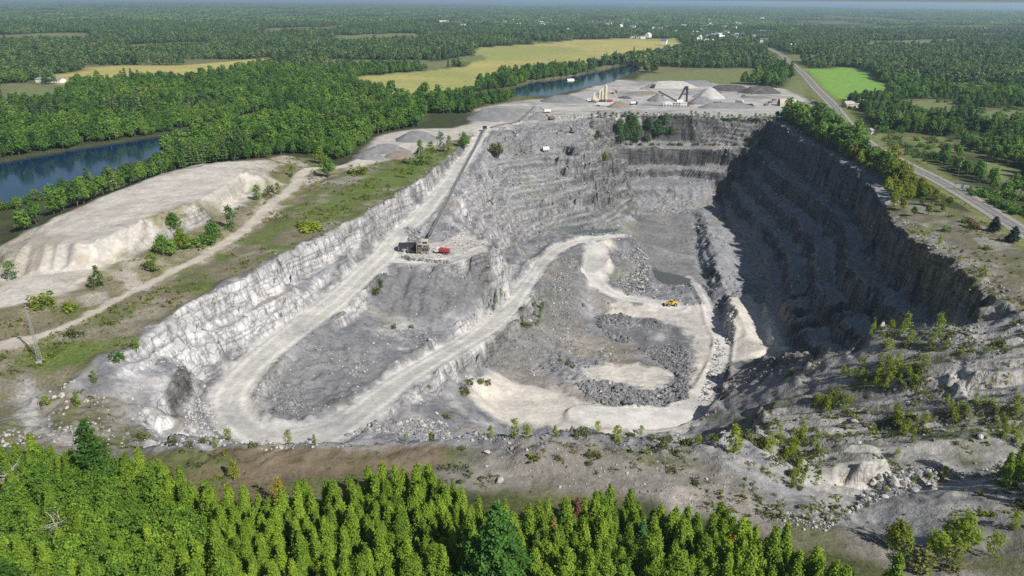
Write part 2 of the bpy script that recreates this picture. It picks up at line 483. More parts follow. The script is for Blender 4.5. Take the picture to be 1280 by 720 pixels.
FIELDS = {
    'tan': [[(63, 94), (130, 83), (240, 81), (335, 72), (348, 86), (250, 101), (130, 108), (72, 108)], [(600, 59), (690, 53), (720, 49), (845, 47), (856, 60), (790, 72), (740, 80), (700, 86), (640, 92), (585, 90), (590, 72)],
            [(450, 96), (520, 90), (600, 82), (640, 84), (604, 106), (575, 119), (480, 119), (445, 112)]],
    'green': [[(1006, 86), (1070, 84), (1114, 112), (1080, 124), (1034, 124)]],
    'pale': [[(0, 106), (40, 103), (88, 112), (76, 130), (0, 138)], [(800, 93), (880, 87), (945, 86), (950, 104), (800, 108)], [(1120, 87), (1190, 91), (1186, 97), (1140, 97)], [(1172, 104), (1248, 104), (1238, 117), (1190, 114)],
             [(1190, 64), (1235, 62), (1235, 68), (1192, 69)], [(935, 36), (975, 36), (972, 43), (935, 42)], [(1000, 128), (1018, 104), (1012, 100), (985, 100), (980, 112)], [(1200, 168), (1240, 170), (1235, 185), (1205, 184)], [(520, 82), (600, 68), (610, 74), (560, 84)],
             [(0, 66), (80, 62), (78, 66), (0, 70)], [(280, 43), (300, 43), (300, 46), (280, 46)], [(420, 44), (520, 40), (525, 50), (420, 55)], [(-20, 44), (110, 40), (120, 49), (-20, 54)], [(150, 56), (260, 51), (262, 60), (150, 66)], [(330, 36), (420, 33), (424, 40), (330, 43)], [(1100, 52), (1190, 48), (1195, 56), (1100, 61)], [(1200, 40), (1290, 38), (1290, 46), (1200, 49)], [(1040, 34), (1110, 31), (1114, 37), (1040, 41)], [(500, 24), (600, 22), (604, 28), (500, 31)], [(1120, 128), (1180, 124), (1200, 140), (1150, 150)], [(1210, 140), (1290, 135), (1290, 155), (1230, 160)], [(1130, 172), (1180, 170), (1200, 190), (1160, 195)], [(640, 44), (705, 41), (705, 45), (640, 48)], [(770, 33), (840, 30), (840, 34), (770, 37)], [(90, 36), (160, 34), (160, 37), (90, 39)], [(250, 27), (330, 25), (330, 28), (250, 30)], [(1150, 33), (1220, 30), (1222, 33), (1150, 36)], [(1010, 45), (1050, 43), (1050, 47), (1010, 49)],
             [(1072, 64), (1098, 40), (1124, 21), (1131, 21), (1110, 41), (1088, 64)], [(1225, 200), (1280, 215), (1290, 250), (1240, 225)], [(1022, 150), (1090, 160), (1230, 245), (1300, 285), (1300, 300), (1085, 185)]],
}
FPOLY = [(k, [up(*q) for q in p]) for k, v in FIELDS.items() for p in v]
RIVER = [up(x, y, -2.5) for x, y in [(-200, 262), (0, 258), (60, 240), (110, 222), (150, 208), (200, 195), (250, 178), (300, 165), (345, 152), (400, 140), (470, 132), (530, 131), (600, 129), (650, 122), (690, 121), (722, 113), (762, 104), (788, 93), (800, 86), (780, 82), (740, 91), (700, 99), (664, 103), (640, 112), (560, 123), (500, 123), (430, 128),
                                   (352, 137), (330, 143), (260, 157), (200, 170), (100, 186), (0, 203), (-200, 227)]]
POND = [up(x, y, -55.2) for x, y in [(682, 296), (700, 291), (735, 287), (770, 287), (768, 291), (735, 294), (700, 298)]]
PUD = [up(x, y, -63.8) for x, y in [(812, 334), (832, 340), (862, 348), (858, 357), (836, 355), (820, 347)]]

M = {}
M['quarry'] = softmask(QUARRY, 2, 2, 10, 1, 2.5)
M['yard'] = softmask(YARD, 4, 6, 25, 2)
M['lyard'] = softmask(LYARD, 4, 6, 20, 3)
M['grass'] = softmask(GRASS, 2.5, 4, 9, 4)
M['green'] = np.maximum(softmask(GRASSGREEN, 3, 5, 8, 5), softmask(GRASSGREEN2, 4, 8, 14, 6))
M['heap'] = softmask(HEAP, 3, 6, 14, 7)
M['heaptop'] = softmask(HEAPTOP, 4, 5, 14, 8)
M['nearb'] = softmask(NEARB, 2, 3, 8, 9)
M['nearr'] = softmask(NEARR, 2.5, 4, 9, 10)
M['sand'] = np.maximum.reduce([softmask(p, 2.5, 5, 9, 11, 3.0) for p in SANDS])
M['dark'] = softmask(DARKF, 3, 5, 12, 12)
M['pad'] = softmask(PADZ, 2, 2, 8, 13)
M['river'] = softmask(RIVER, 3, 3, 22, 14)
M['pond'] = softmask(POND, 1.5, 2, 8, 15)
M['pud'] = softmask(PUD, 1.5, 2, 8, 16)
M['openl'] = softmask(upoly([(-60, 400), (0, 385), (60, 372), (110, 350), (170, 325), (200, 285), (240, 262), (290, 262), (330, 240), (345, 200), (400, 200), (430, 212), (400, 230), (320, 288), (270, 320), (210, 352), (150, 390), (60, 427), (-60, 470)]), 3, 5, 12, 17)
M['strip'] = softmask(upoly([(1096, 258), (1140, 252), (1232, 275), (1330, 322), (1340, 420), (1226, 366), (1150, 306)]), 2, 3, 9, 18)
M['nearl'] = softmask(upoly([(-60, 455), (0, 450), (60, 470), (150, 470), (180, 560), (150, 575), (-60, 590)]), 3, 5, 10, 132)
FM = {'tan': 0, 'green': 0, 'pale': 0}
for n, (k, p) in enumerate(FPOLY):
    FM[k] = np.maximum(FM[k], softmask(p, 5, 7, 40, 20 + n))
fieldm = np.maximum.reduce([FM['tan'], FM['green'], FM['pale']])

# ------------------------------------------------------------------ relief
rock = np.clip(softmask(QUARRY, 3, 3, 10, 1, 8) - M['grass'], 0, 1)
APX, APY = up(694, 170, -2)
KX, KY = up(692, 553, 5.5)
KN = np.hypot((GX - KX) * .62, (GY - KY) * 1.25)
Z = np.maximum(Z, np.where(KN < 12, 5.2 - .62 * KN + .5 * fbm(GX, GY, 5, 2, 29), -1e3))
CONE = np.hypot(GX - APX, (GY - APY) * .9)
Z = np.maximum(Z, np.where(CONE < 30, -1.5 - .66 * CONE + 1.5 * fbm(GX, GY, 14, 2, 30), -1e3))
free = (1 - onroad)
fx, fy = np.interp(XS, [-330, -290, 300, 340], [0, 1, 1, 0]), np.interp(YS, [95, 100, 740, 800], [1, 1, 1, 0])
inner = fx[None, :] * fy[:, None]
wa = rock * free * inner
g = np.hypot(np.gradient(Z, YS, axis=0), np.gradient(Z, XS, axis=1))
steep = sm(0.45, 1.1, blur(g, 2))
ia, ib = np.searchsorted(XS, [-290, 300]); ja, jb = np.searchsorted(YS, [95, 760])
BX = np.zeros(GX.shape); BY = np.zeros(GX.shape)
for size, amp, sd_ in ((6.5, 4.2, 901), (3.2, 2.4, 911)):
    r1, r2 = cells(GX[ja:jb, ia:ib], GY[ja:jb, ia:ib] * .8, size, sd_)
    BX[ja:jb, ia:ib] += amp * r1; BY[ja:jb, ia:ib] += amp * r2
bk_ = (1 - .5 * sm(560, 640, GY)) * (1 - .3 * sm(100, 140, GX))
BX *= bk_; BY *= bk_
BX *= wa * steep * np.interp(GX, [-70, 0], [.6, 1]); BY *= wa * steep * np.interp(GX, [-70, 0], [.6, 1])
wx = wa * (2.6 * fbm(GX, GY, 13, 3, 31)) * (0.35 + 0.65 * steep) + BX
wy = wa * (2.6 * fbm(GX, GY, 13, 3, 41)) * (0.35 + 0.65 * steep) + BY
Zw = sample(Z, GX + wx, GY + wy)
Z = Z * (1 - wa) + Zw * wa
# strata: small ledges on the rock faces
per = 3.6
ph = Z / per + 0.35 * fbm(GX, GY, 30, 2, 51)
fr = ph - np.floor(ph)
led = (np.floor(ph) + sm(0.15, 0.5, fr) - ph) * per
wall_k = steep * wa * (0.55 + 0.45 * sm(-0.2, 0.3, fbm(GX, GY, 26, 2, 53)))
Z += led * wall_k * 0.85
CW = softmask(hpoly([(608, 190), (700, 185), (770, 160), (790, 200), (800, 275), (720, 290), (640, 330), (606, 300), (585, 260)]), 5, 5, 20, 170)
RF = softmask(hpoly([(985, 455), (1060, 440), (1110, 405), (1300, 400), (1300, 600), (1100, 600), (960, 590), (930, 550), (960, 500)]), 4, 8, 14, 19)
for mk, per2, amt, sd2, a0, a1 in ((CW, 6.2, .95, 181, .5, .9),):
    ph = Z / per2 + .3 * fbm(GX, GY, 45, 3, sd2); fr = ph - np.floor(ph)
    Z += (np.floor(ph) + sm(a0, a1, fr) - ph) * per2 * mk * free * amt * (.65 + .35 * sm(-.3, .1, fbm(GX, GY, 30, 2, sd2 + 1)))
lv_ = GX * .482 + GY * .876 + 5 * fbm(GX, GY, 26, 3, 187)
LF = lv_ / 7.5 - np.floor(lv_ / 7.5)
Z += RF * free * 2.3 * (sm(0, .2, LF) - LF) * (.4 + .6 * sm(-.25, .2, fbm(GX, GY, 24, 2, 188)))
# rubble, gullies and lumps
mid = sm(0.2, 0.5, g) * (1 - steep)
lump = fbm(GX, GY, 16, 5, 61)
rub = ridged(GX, GY, 4.2, 3, 71) - 0.5
flatrock = wa * (1 - .55 * np.maximum(CW, RF)) * (1 - 0.75 * M['sand']) * (1 - 0.6 * M['dark']) * (1 - M['pad'])
rubz = sm(-0.1, 0.35, fbm(GX, GY, 34, 3, 75))
Z += flatrock * (lump * 1.7 * (1 - .6 * RF) + rub * (0.5 + 2.0 * rubz) * (1 - 0.4 * steep) + (ridged(GX, GY, 2.3, 2, 73) - .5) * (.35 + .7 * rubz))
gul = ridged(GX * 1.0 + 2 * fbm(GX, GY, 20, 2, 82), GY * 0.16, 3.4, 2, 81) - 0.5
Z += flatrock * mid * gul * 1.5
DRP = softmask(hpoly([(470, 345), (500, 336), (560, 334), (600, 330), (612, 352), (600, 385), (540, 402), (490, 398), (462, 378)]), 2.5, 3, 12, 144)
Z += DRP * free * ((ridged(GX + 1.5 * fbm(GX, GY, 14, 2, 152), GY * .07, 4.6, 2, 153) - .5) * 3.0 + (ridged(GX, GY * .12, 1.9, 1, 154) - .5) * .5)
hg = M['heap'] * (1 - M['heaptop']) * free * inner
Z += hg * ((ridged(GX + GY * 0.35, (GY - GX * .35) * 0.15, 5, 2, 83) - 0.5) * 3.4 * sm(0.12, 0.4, g) + lump * 0.7) + M['heaptop'] * fbm(GX, GY, 22, 3, 85) * 0.6
soft = (M['grass'] + M['nearb']) * free * inner
Z += np.clip(soft, 0, 1) * (fbm(GX, GY, 9, 4, 91) * 0.55)
Z += M['nearr'] * (1 - rock) * free * inner * (fbm(GX, GY, 15, 5, 93) * 1.3 + (ridged(GX, GY, 6, 3, 94) - .5) * .5)
# windrows along the haul roads
dd = ROADD
Z += np.exp(-((dd - 1.8) / 0.8) ** 2) * rock * (0.25 + 0.9 * np.clip(fbm(GX, GY, 14, 2, 95) + .3, 0, 1))
# country beyond
dist = np.hypot(GX, GY)
roll = fbm(GX, GY, 1500, 4, 101) * 16 * sm(1300, 4000, dist) + fbm(GX, GY, 9000, 3, 104) * 30 * sm(6000, 20000, dist)
Z += roll
water = M['river']
Z = Z * (1 - water) + np.minimum(Z, -6.0) * water
Z -= 1.2 * M['pond'] + 0.8 * M['pud']
Z += (1 - onroad) * (1 - inner) * 0
# bare heaps of the plant yard are separate stockpiles, the yard itself stays nearly level
Z += M['yard'] * fbm(GX, GY, 18, 3, 97) * 0.25
Z += M['strip'] * (1 - onroad) * (fbm(GX, GY, 9, 4, 98) * .8) + M['openl'] * (1 - onroad) * fbm(GX, GY, 12, 4, 99) * .8

gy_, gx_ = np.gradient(Z, YS, axis=0), np.gradient(Z, XS, axis=1)
g = np.hypot(gx_, gy_)
steep = sm(0.7, 1.7, g)

# ------------------------------------------------------------------ ground colours (what the ground is made of; right wall toned for shade)


def mixc(C, col, m):
    return C * (1 - m[..., None]) + np.array(col) * m[..., None]


n1 = fbm(GX, GY, 45, 4, 111); n2 = fbm(GX, GY, 11, 4, 112); n3 = fbm(GX, GY, 4, 3, 113); n4 = fbm(GX, GY, 200, 4, 114)
C = np.zeros(GX.shape + (3,)) + np.array([0.045, 0.055, 0.022])
C = mixc(C, (0.12, 0.125, 0.05), sm(-0.1, 0.4, n4 + 0.5 * n1))
C = mixc(C, (0.032, 0.045, 0.02), sm(1500, 3200, dist) * 0.9)
C = mixc(C, (0.15, 0.155, 0.07), sm(900, 1100, dist) * sm(0.1, 0.4, fbm(GX, GY * 2.2, 260, 3, 303) * -1 + .05))
C = mixc(C, (0.11, 0.12, 0.055), sm(1800, 4000, dist) * sm(0.1, 0.5, fbm(GX, GY, 700, 4, 116)))
C = mixc(C, (0.40, 0.355, 0.125), FM['tan'] * (0.86 + .14 * sm(-.3, .3, n1)))
C = mixc(C, (0.25, 0.28, 0.09), FM['tan'] * sm(-.25, 0.35, fbm(GX * .6, GY, 160, 4, 151)) * sm(-500, -250, GX) * .85)
C = mixc(C, (0.17, 0.31, 0.055), FM['green'])
C = mixc(C, (0.155, 0.175, 0.075), FM['pale'])
# quarry rock: pale limestone on the left, darker far, right darkened also for shade
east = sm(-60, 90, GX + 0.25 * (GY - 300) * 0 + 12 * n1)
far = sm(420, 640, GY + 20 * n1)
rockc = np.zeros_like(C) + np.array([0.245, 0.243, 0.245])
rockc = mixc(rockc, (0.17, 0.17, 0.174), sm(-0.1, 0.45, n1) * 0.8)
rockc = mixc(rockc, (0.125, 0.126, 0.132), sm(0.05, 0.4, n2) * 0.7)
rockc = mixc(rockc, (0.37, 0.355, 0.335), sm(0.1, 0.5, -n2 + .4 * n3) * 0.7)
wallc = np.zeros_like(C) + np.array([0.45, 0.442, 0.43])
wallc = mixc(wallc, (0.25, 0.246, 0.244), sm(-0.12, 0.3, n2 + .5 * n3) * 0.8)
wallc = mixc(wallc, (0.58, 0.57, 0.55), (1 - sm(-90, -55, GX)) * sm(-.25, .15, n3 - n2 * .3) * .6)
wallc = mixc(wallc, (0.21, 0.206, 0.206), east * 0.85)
wallc = mixc(wallc, (0.075, 0.075, 0.078), sm(30, 130, GX + 15 * n2) * (0.65 + .3 * sm(-.2, .2, n3)))  # right wall faces darkened further to deepen the shade there
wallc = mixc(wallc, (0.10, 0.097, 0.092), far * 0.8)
strat = np.sin(Z * 2.1 + 3 * fbm(GX, GY, 60, 2, 115)) * 0.5 + 0.5
wallc = wallc * (0.8 + 0.35 * strat[..., None])
rockc = mixc(rockc, (0.245, 0.24, 0.235), far * .5)
rockc = mixc(rockc, (0.25, 0.252, 0.258), sm(105, 150, GX) * (1 - sm(600, 660, GY)) * sm(300, 340, GY + .5 * GX) * .85)  # right wall ledges lightened, painting lit bench edges into the shade
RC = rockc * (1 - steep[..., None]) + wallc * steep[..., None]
mossy = sm(0.15, 0.45, fbm(GX, GY, 24, 4, 117)) * (1 - steep) * sm(-40, 20, GX) * 0.5
RC = mixc(RC, (0.16, 0.16, 0.085), mossy)
RC = mixc(RC, (0.27, 0.235, 0.19), sm(0.2, 0.5, fbm(GX, GY, 30, 3, 118)) * (1 - steep) * 0.6)
RC = mixc(RC, (0.12, 0.12, 0.124), np.exp(-((ROADD - 2.4 + 1.0 * n3) / 1.1) ** 2) * sm(-.15, .2, fbm(GX, GY, 26, 2, 155)) * .8)
strip2 = np.sin(Z * 2.02 + 1.5 * fbm(GX, GY, 40, 2, 186)) * .5 + .5
RC = mixc(RC, (0.10, 0.098, 0.096), CW * sm(.55, .9, strip2) * .55)
RC = mixc(RC, (0.33, 0.325, 0.315), CW * sm(.55, .9, 1 - strip2) * .4)
RC = RC * np.array([.97, .99, 1.04])
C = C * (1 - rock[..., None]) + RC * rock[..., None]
drape = softmask(hpoly([(470, 345), (500, 336), (560, 334), (612, 320), (620, 350), (605, 388), (540, 405), (490, 400), (462, 378)]), 3, 4, 12, 144)
C = mixc(C, (0.15, 0.15, 0.155), drape * .85)
C = mixc(C, (0.175, 0.178, 0.185), softmask(hpoly([(400, 425), (450, 440), (520, 430), (560, 430), (500, 462), (440, 500), (380, 520), (330, 520), (330, 480)]), 4, 6, 14, 145) * .75)
C = mixc(C, (0.15, 0.148, 0.146), softmask(hpoly([(690, 320), (720, 318), (725, 400), (700, 450), (640, 460), (600, 440), (660, 380)]), 4, 6, 14, 146) * .6)
C = mixc(C, (0.27, 0.262, 0.255), softmask(hpoly([(905, 262), (945, 280), (965, 330), (990, 400), (968, 436), (940, 375), (930, 330), (915, 290)]), 3, 3, 12, 147) * .8)
# right-hand old fill slope: darker, with scrub soil
rf = softmask(hpoly([(985, 455), (1060, 440), (1110, 405), (1300, 400), (1300, 640), (1100, 640), (960, 590), (930, 550), (960, 500)]), 4, 8, 14, 19)
C = mixc(C, (0.25, 0.243, 0.23), rf * 0.75)
C = mixc(C, (0.10, 0.105, 0.045), rf * sm(-0.05, 0.35, fbm(GX * .45, GY, 11, 4, 120)) * 0.85)
C = mixc(C, (0.42, 0.405, 0.38), rf * sm(0.08, 0.35, fbm(GX * .4, GY, 9, 4, 121)) * 0.7)
C = mixc(C, (0.40, 0.39, 0.37), rf * (1 - sm(.2, .34, LF)) * (.35 + .65 * sm(-.2, .2, n2)) * .8)
C = mixc(C, (0.46, 0.44, 0.405), softmask(hpoly([(1012, 590), (1060, 582), (1170, 574), (1178, 592), (1110, 606), (1050, 612), (1008, 608)]), 1.5, 2, 6, 141) * .9)
C = mixc(C, (0.44, 0.42, 0.385), softmask(hpoly([(1170, 490), (1210, 476), (1290, 460), (1290, 474), (1230, 488), (1190, 500)]), 1.5, 3, 8, 142) * .75)
C = mixc(C, (0.07, 0.068, 0.065), softmask(hpoly([(209, 480), (238, 460), (242, 492), (228, 512), (212, 524)]), .8, 1.5, 5, 143) * .85)
C = mixc(C, (0.21, 0.195, 0.175), (1 - sm(6, 9, KN + 1.5 * n3)) * .9)
C = mixc(C, (0.25, 0.247, 0.25), (1 - sm(15, 21, CONE + 5 * n2)) * .9)
C = mixc(C, (0.36, 0.345, 0.325), M['yard'])
C = mixc(C, (0.23, 0.225, 0.22), M['yard'] * sm(-.1, 0.4, n1 + .5 * n2) * .8)
C = mixc(C, (0.47, 0.45, 0.42), M['yard'] * sm(.05, .35, fbm(GX * .5, GY, 24, 4, 148)) * .7)
C = mixc(C, (0.40, 0.38, 0.35), M['lyard'])
gm = M['grass'] * (1 - sm(.45, .8, g)); cliff = np.maximum(M['grass'], M['openl'] * (GY < 330)) * sm(.45, .8, g)
C = C * (1 - cliff[..., None]) + RC * cliff[..., None]
M['grass'] = gm; M['openl'] = M['openl'] * (1 - .8 * sm(.5, .9, g))
C = mixc(C, (0.165, 0.15, 0.10), M['grass'])
C = mixc(C, (0.105, 0.13, 0.042), M['grass'] * sm(-.25, .2, n2))
C = mixc(C, (0.27, 0.245, 0.205), M['grass'] * sm(0.15, .45, fbm(GX, GY, 14, 4, 122)) * .8)
C = mixc(C, (0.105, 0.15, 0.035), M['green'] * M['grass'] * .85)
C = mixc(C, (0.45, 0.425, 0.385), M['heap'])
C = mixc(C, (0.33, 0.29, 0.235), M['heap'] * (1 - M['heaptop']) * sm(0.0, .35, n2 + .5 * n1) * .7)
C = mixc(C, (0.17, 0.165, 0.075), M['heap'] * (1 - M['heaptop']) * sm(0.1, .4, fbm(GX, GY, 17, 4, 123)) * sm(-240, -190, GX) * .75)
C = mixc(C, (0.47, 0.44, 0.395), M['heaptop'])
C = mixc(C, (0.135, 0.11, 0.07), M['nearb'])
C = mixc(C, (0.095, 0.115, 0.04), M['nearb'] * sm(-.2, .25, n2 + .4 * n1) * .8)
C = mixc(C, (0.19, 0.15, 0.11), M['nearb'] * sm(.1, .4, -n2) * .7)
nr = M['nearr'] * (1 - rock * .7)
C = mixc(C, (0.205, 0.19, 0.168), nr)
C = mixc(C, (0.31, 0.285, 0.25), nr * sm(0, .4, fbm(GX * .5, GY, 10, 4, 124)) * .8)
C = mixc(C, (0.13, 0.13, 0.06), nr * sm(0.05, .4, fbm(GX * .6, GY, 12, 4, 125)) * .8)
C = mixc(C, (0.52, 0.485, 0.43), M['sand'] * (.75 + .25 * sm(-.3, .2, n2)))
C = mixc(C, (0.36, 0.35, 0.34), M['sand'] * sm(0.1, .5, n1) * .5)
C = mixc(C, (0.16, 0.16, 0.16), M['dark'] * (.7 + .3 * n2))
C = mixc(C, (0.42, 0.395, 0.37), M['pad'])
C = mixc(C, (0.19, 0.17, 0.115), M['openl'] * (1 - M['heap']))
C = mixc(C, (0.125, 0.13, 0.055), M['openl'] * (1 - M['heap']) * sm(-.1, .3, n2 + .4 * n1) * .85)
C = mixc(C, (0.38, 0.35, 0.31), M['openl'] * sm(.1, .4, fbm(GX, GY, 15, 4, 128)) * .8)
C = mixc(C, (0.155, 0.14, 0.10), M['strip'])
C = mixc(C, (0.115, 0.125, 0.05), M['strip'] * sm(-.1, .3, n2 + .3 * n1) * .85)
C = mixc(C, (0.25, 0.235, 0.22), M['strip'] * sm(.0, .35, fbm(GX, GY, 10, 4, 129)) * .8)
C = mixc(C, (0.20, 0.185, 0.15), M['nearl'])
C = mixc(C, (0.115, 0.12, 0.05), M['nearl'] * sm(-.05, .3, fbm(GX, GY, 9, 4, 130)) * .8)
C = mixc(C, (0.34, 0.33, 0.32), M['nearl'] * softmask(upoly([(25, 455), (45, 480), (40, 505), (70, 535), (110, 545), (70, 550), (20, 520), (10, 480)]), 2, 3, 8, 131) * .9)
# travelled surfaces
wheel = np.clip(ROADD + 4.5, -3, 0)
rw = (1 - sm(-1.2, 1.5, ROADD + 1.6 * n3))
C = mixc(C, (0.56, 0.54, 0.505), rw * .95)
rut = vnoise(ROADD * .75 + 1.2 * fbm(GX, GY, 40, 2, 127), 0 * ROADD + .3, 126) * .6 + .4 * vnoise(ROADD * .31, 0 * ROADD, 133)
C = mixc(C, (0.29, 0.283, 0.275), rw * sm(.42, .66, rut) * .55 * (1 - .85 * M['sand']))
C = mixc(C, (0.28, 0.272, 0.265), rw * sm(.05, .4, fbm(GX, GY, 22, 4, 134)) * .5)
C = mixc(C, (0.47, 0.43, 0.37), (1 - sm(-0.8, 1.0, TRACKD + 1.5 * n3)) * .9)
for q_, pp in enumerate(([(450, 311), (466, 309), (468, 316), (452, 319)], [(463, 293), (478, 292), (480, 298), (465, 300)], [(442, 318), (452, 318), (452, 324), (444, 324)], [(398, 500), (440, 494), (445, 505), (410, 512)], [(788, 378), (802, 378), (802, 383), (790, 383)], [(840, 410), (852, 409), (853, 414), (842, 415)])):
    C = mixc(C, (0.13, 0.128, 0.125), softmask(hpoly(pp), 1.2, 1.5, 5, 190 + q_) * .85)
verge = (1 - sm(4, 8, HWD + 3 * n2))
C = mixc(C, (0.155, 0.17, 0.06), verge * .9)
shore = np.clip(M['river'] * 1.0, 0, 1)
C = mixc(C, (0.03, 0.03, 0.022), shore)
C = mixc(C, (0.10, 0.12, 0.105), np.clip(M['pond'] + M['pud'], 0, 1) * .8)
C = np.clip(C, 0.01, 0.8)
ROCKY = np.clip(rock + nr + M['heap'] * .4 + rf, 0, 1) * (1 - rw * .8) * (1 - M['sand'] * .7) * (1 - M['grass'])
ROCKY = np.maximum(ROCKY, cliff)

VEG = np.clip(1 - rock - M['yard'] - M['lyard'] - M['heap'] + M['grass'], 0, 1) * (1 - rw) * (1 - sm(-.5, -1.5, TRACKD)) * (1 - .8 * fieldm)

# ------------------------------------------------------------------ materials
MATS = {}


class NT:
    """small helper round a node tree"""

    def __init__(s, name):
        s.m = bpy.data.materials.new(name); s.m.use_nodes = True
        s.t = s.m.node_tree; s.p = s.t.nodes['Principled BSDF']; s.out = s.t.nodes['Material Output']

    def n(s, kind, **kw):
        nd = s.t.nodes.new(kind)
        for k, v in kw.items():
            if k.startswith('i_'):
                nd.inputs[k[2:].replace('_', ' ')].default_value = v
            else:
                setattr(nd, k, v)
        return nd

    def l(s, a, b): s.t.links.new(a, b)

    def math(s, op, a, b=None):
        nd = s.t.nodes.new('ShaderNodeMath'); nd.operation = op
        for i, v in enumerate((a, b)):
            if v is None: continue
            if isinstance(v, (int, float)): nd.inputs[i].default_value = v
            else: s.l(v, nd.inputs[i])
        return nd.outputs[0]

    def ramp(s, fac, stops):
        nd = s.t.nodes.new('ShaderNodeValToRGB'); e = nd.color_ramp.elements
        while len(e) < len(stops): e.new(0.5)
        for q, (p, c) in zip(e, stops):
            q.position = p; q.color = (*c, 1) if len(c) == 3 else c
        s.l(fac, nd.inputs[0]); return nd.outputs[0]

    def mix(s, kind, fac, a, b):
        nd = s.t.nodes.new('ShaderNodeMix'); nd.data_type = 'RGBA'; nd.blend_type = kind
        for i, v in ((0, fac), (6, a), (7, b)):
            if isinstance(v, (int, float)): nd.inputs[i].default_value = v
            elif isinstance(v, tuple): nd.inputs[i].default_value = (*v, 1)
            else: s.l(v, nd.inputs[i])
        return nd.outputs[2]

    def noise(s, vec, scale, detail=4, rough=0.6):
        nd = s.n('ShaderNodeTexNoise'); nd.inputs['Scale'].default_value = scale
        nd.inputs['Detail'].default_value = detail; nd.inputs['Roughness'].default_value = rough
        if vec is not None: s.l(vec, nd.inputs['Vector'])
        return nd.outputs['Fac']


def ground_material():
    t = NT('ground_rock_and_soil')
    geo = t.n('ShaderNodeNewGeometry'); pos = geo.outputs['Position']
    col = t.n('ShaderNodeAttribute', attribute_name='ground_tint'); rk = t.n('ShaderNodeAttribute', attribute_name='rockiness')
    sp = t.n('ShaderNodeSeparateXYZ'); t.l(geo.outputs['Normal'], sp.inputs[0])
    steepn = t.ramp(sp.outputs[2], [(0.45, (1, 1, 1)), (0.82, (0, 0, 0))])
    # broken stone
    a = t.noise(pos, 0.55, 5, 0.68); b = t.noise(pos, 0.12, 4, 0.6); c = t.noise(pos, 3.0, 2, 0.5)
    vo = t.n('ShaderNodeTexVoronoi', feature='F1'); vo.inputs['Scale'].default_value = 0.75; t.l(pos, vo.inputs['Vector'])
    vc = t.n('ShaderNodeSeparateColor'); t.l(vo.outputs['Color'], vc.inputs[0])
    speck = t.ramp(a, [(0.28, (0.5, 0.5, 0.51)), (0.44, (0.9, 0.9, 0.9)), (0.58, (1.05, 1.04, 1.03)), (0.74, (1.4, 1.38, 1.34))])
    fine = t.ramp(a, [(0.3, (0.86, 0.86, 0.86)), (0.7, (1.12, 1.12, 1.11))])
    big = t.ramp(b, [(0.3, (0.8, 0.8, 0.81)), (0.7, (1.18, 1.17, 1.15))])
    k1 = t.mix('MULTIPLY', 1.0, col.outputs['Color'], big)
    st = t.mix('MULTIPLY', 1.0, k1, speck); so = t.mix('MULTIPLY', 1.0, k1, fine)
    c2 = t.noise(pos, 1.3, 5, 0.72)
    turf = t.ramp(c2, [(0.3, (0.5, 0.5, 0.48)), (0.5, (0.95, 0.95, 0.95)), (0.7, (1.55, 1.5, 1.35))])
    so = t.mix('MIX', col.outputs['Alpha'], so, t.mix('MULTIPLY', 1.0, k1, turf))
    base = t.mix('MIX', rk.outputs['Fac'], so, st)
    # faces: vertical seams and stains, level beds
    mp = t.n('ShaderNodeMapping'); mp.inputs['Scale'].default_value = (0.42, 0.42, 0.13); t.l(pos, mp.inputs[0])
    seam = t.noise(mp.outputs[0], 1.0, 5, 0.7)
    mp2 = t.n('ShaderNodeMapping'); mp2.inputs['Scale'].default_value = (0.03, 0.03, 0.9); t.l(pos, mp2.inputs[0])
    bed = t.noise(mp2.outputs[0], 1.0, 3, 0.6)
    seamc = t.ramp(seam, [(0.30, (0.22, 0.21, 0.20)), (0.42, (0.82, 0.81, 0.8)), (0.7, (1.25, 1.23, 1.2))])
    bedc = t.ramp(bed, [(0.32, (0.55, 0.54, 0.53)), (0.5, (1, 1, 1)), (0.68, (1.2, 1.19, 1.16))])
    face = t.mix('MULTIPLY', 1.0, t.mix('MULTIPLY', 1.0, k1, seamc), bedc)
    mp3 = t.n('ShaderNodeMapping'); mp3.inputs['Scale'].default_value = (0.42, 0.42, 0.26); t.l(pos, mp3.inputs[0])
    wv = t.n('ShaderNodeMix', data_type='VECTOR'); nz = t.n('ShaderNodeTexNoise'); nz.inputs['Scale'].default_value = .5; t.l(pos, nz.inputs['Vector'])
    wv.inputs[0].default_value = .35; t.l(mp3.outputs[0], wv.inputs[4]); t.l(nz.outputs['Color'], wv.inputs[5])
    cr = t.n('ShaderNodeTexVoronoi', feature='DISTANCE_TO_EDGE'); cr.inputs['Scale'].default_value = 1.0; t.l(wv.outputs[1], cr.inputs['Vector'])
    crc = t.ramp(cr.outputs['Distance'], [(0.0, (0.42, 0.41, 0.4)), (0.07, (1, 1, 1))])
    face = t.mix('MULTIPLY', .8, face, crc)
    fk = t.math('MULTIPLY', rk.outputs['Fac'], steepn)
    base = t.mix('MIX', fk, base, face)
    t.l(base, t.p.inputs['Base Color'])
    t.p.inputs['Roughness'].default_value = 0.95
    t.p.inputs['Specular IOR Level'].default_value = 0.15
    h = t.math('ADD', t.math('MULTIPLY', a, 1.2), t.math('MULTIPLY', vc.outputs[0], 0.5))
    h = t.math('ADD', h, t.math('MULTIPLY', seam, t.math('MULTIPLY', fk, 2.0)))
    hk = t.math('MULTIPLY', h, t.math('ADD', t.math('MULTIPLY', rk.outputs['Fac'], 0.9), 0.12))
    bp = t.n('ShaderNodeBump'); bp.inputs['Strength'].default_value = 0.55; bp.inputs['Distance'].default_value = 1.0
    t.l(hk, bp.inputs['Height']); t.l(bp.outputs[0], t.p.inputs['Normal'])
    return t.m


GROUND_MAT = ground_material()


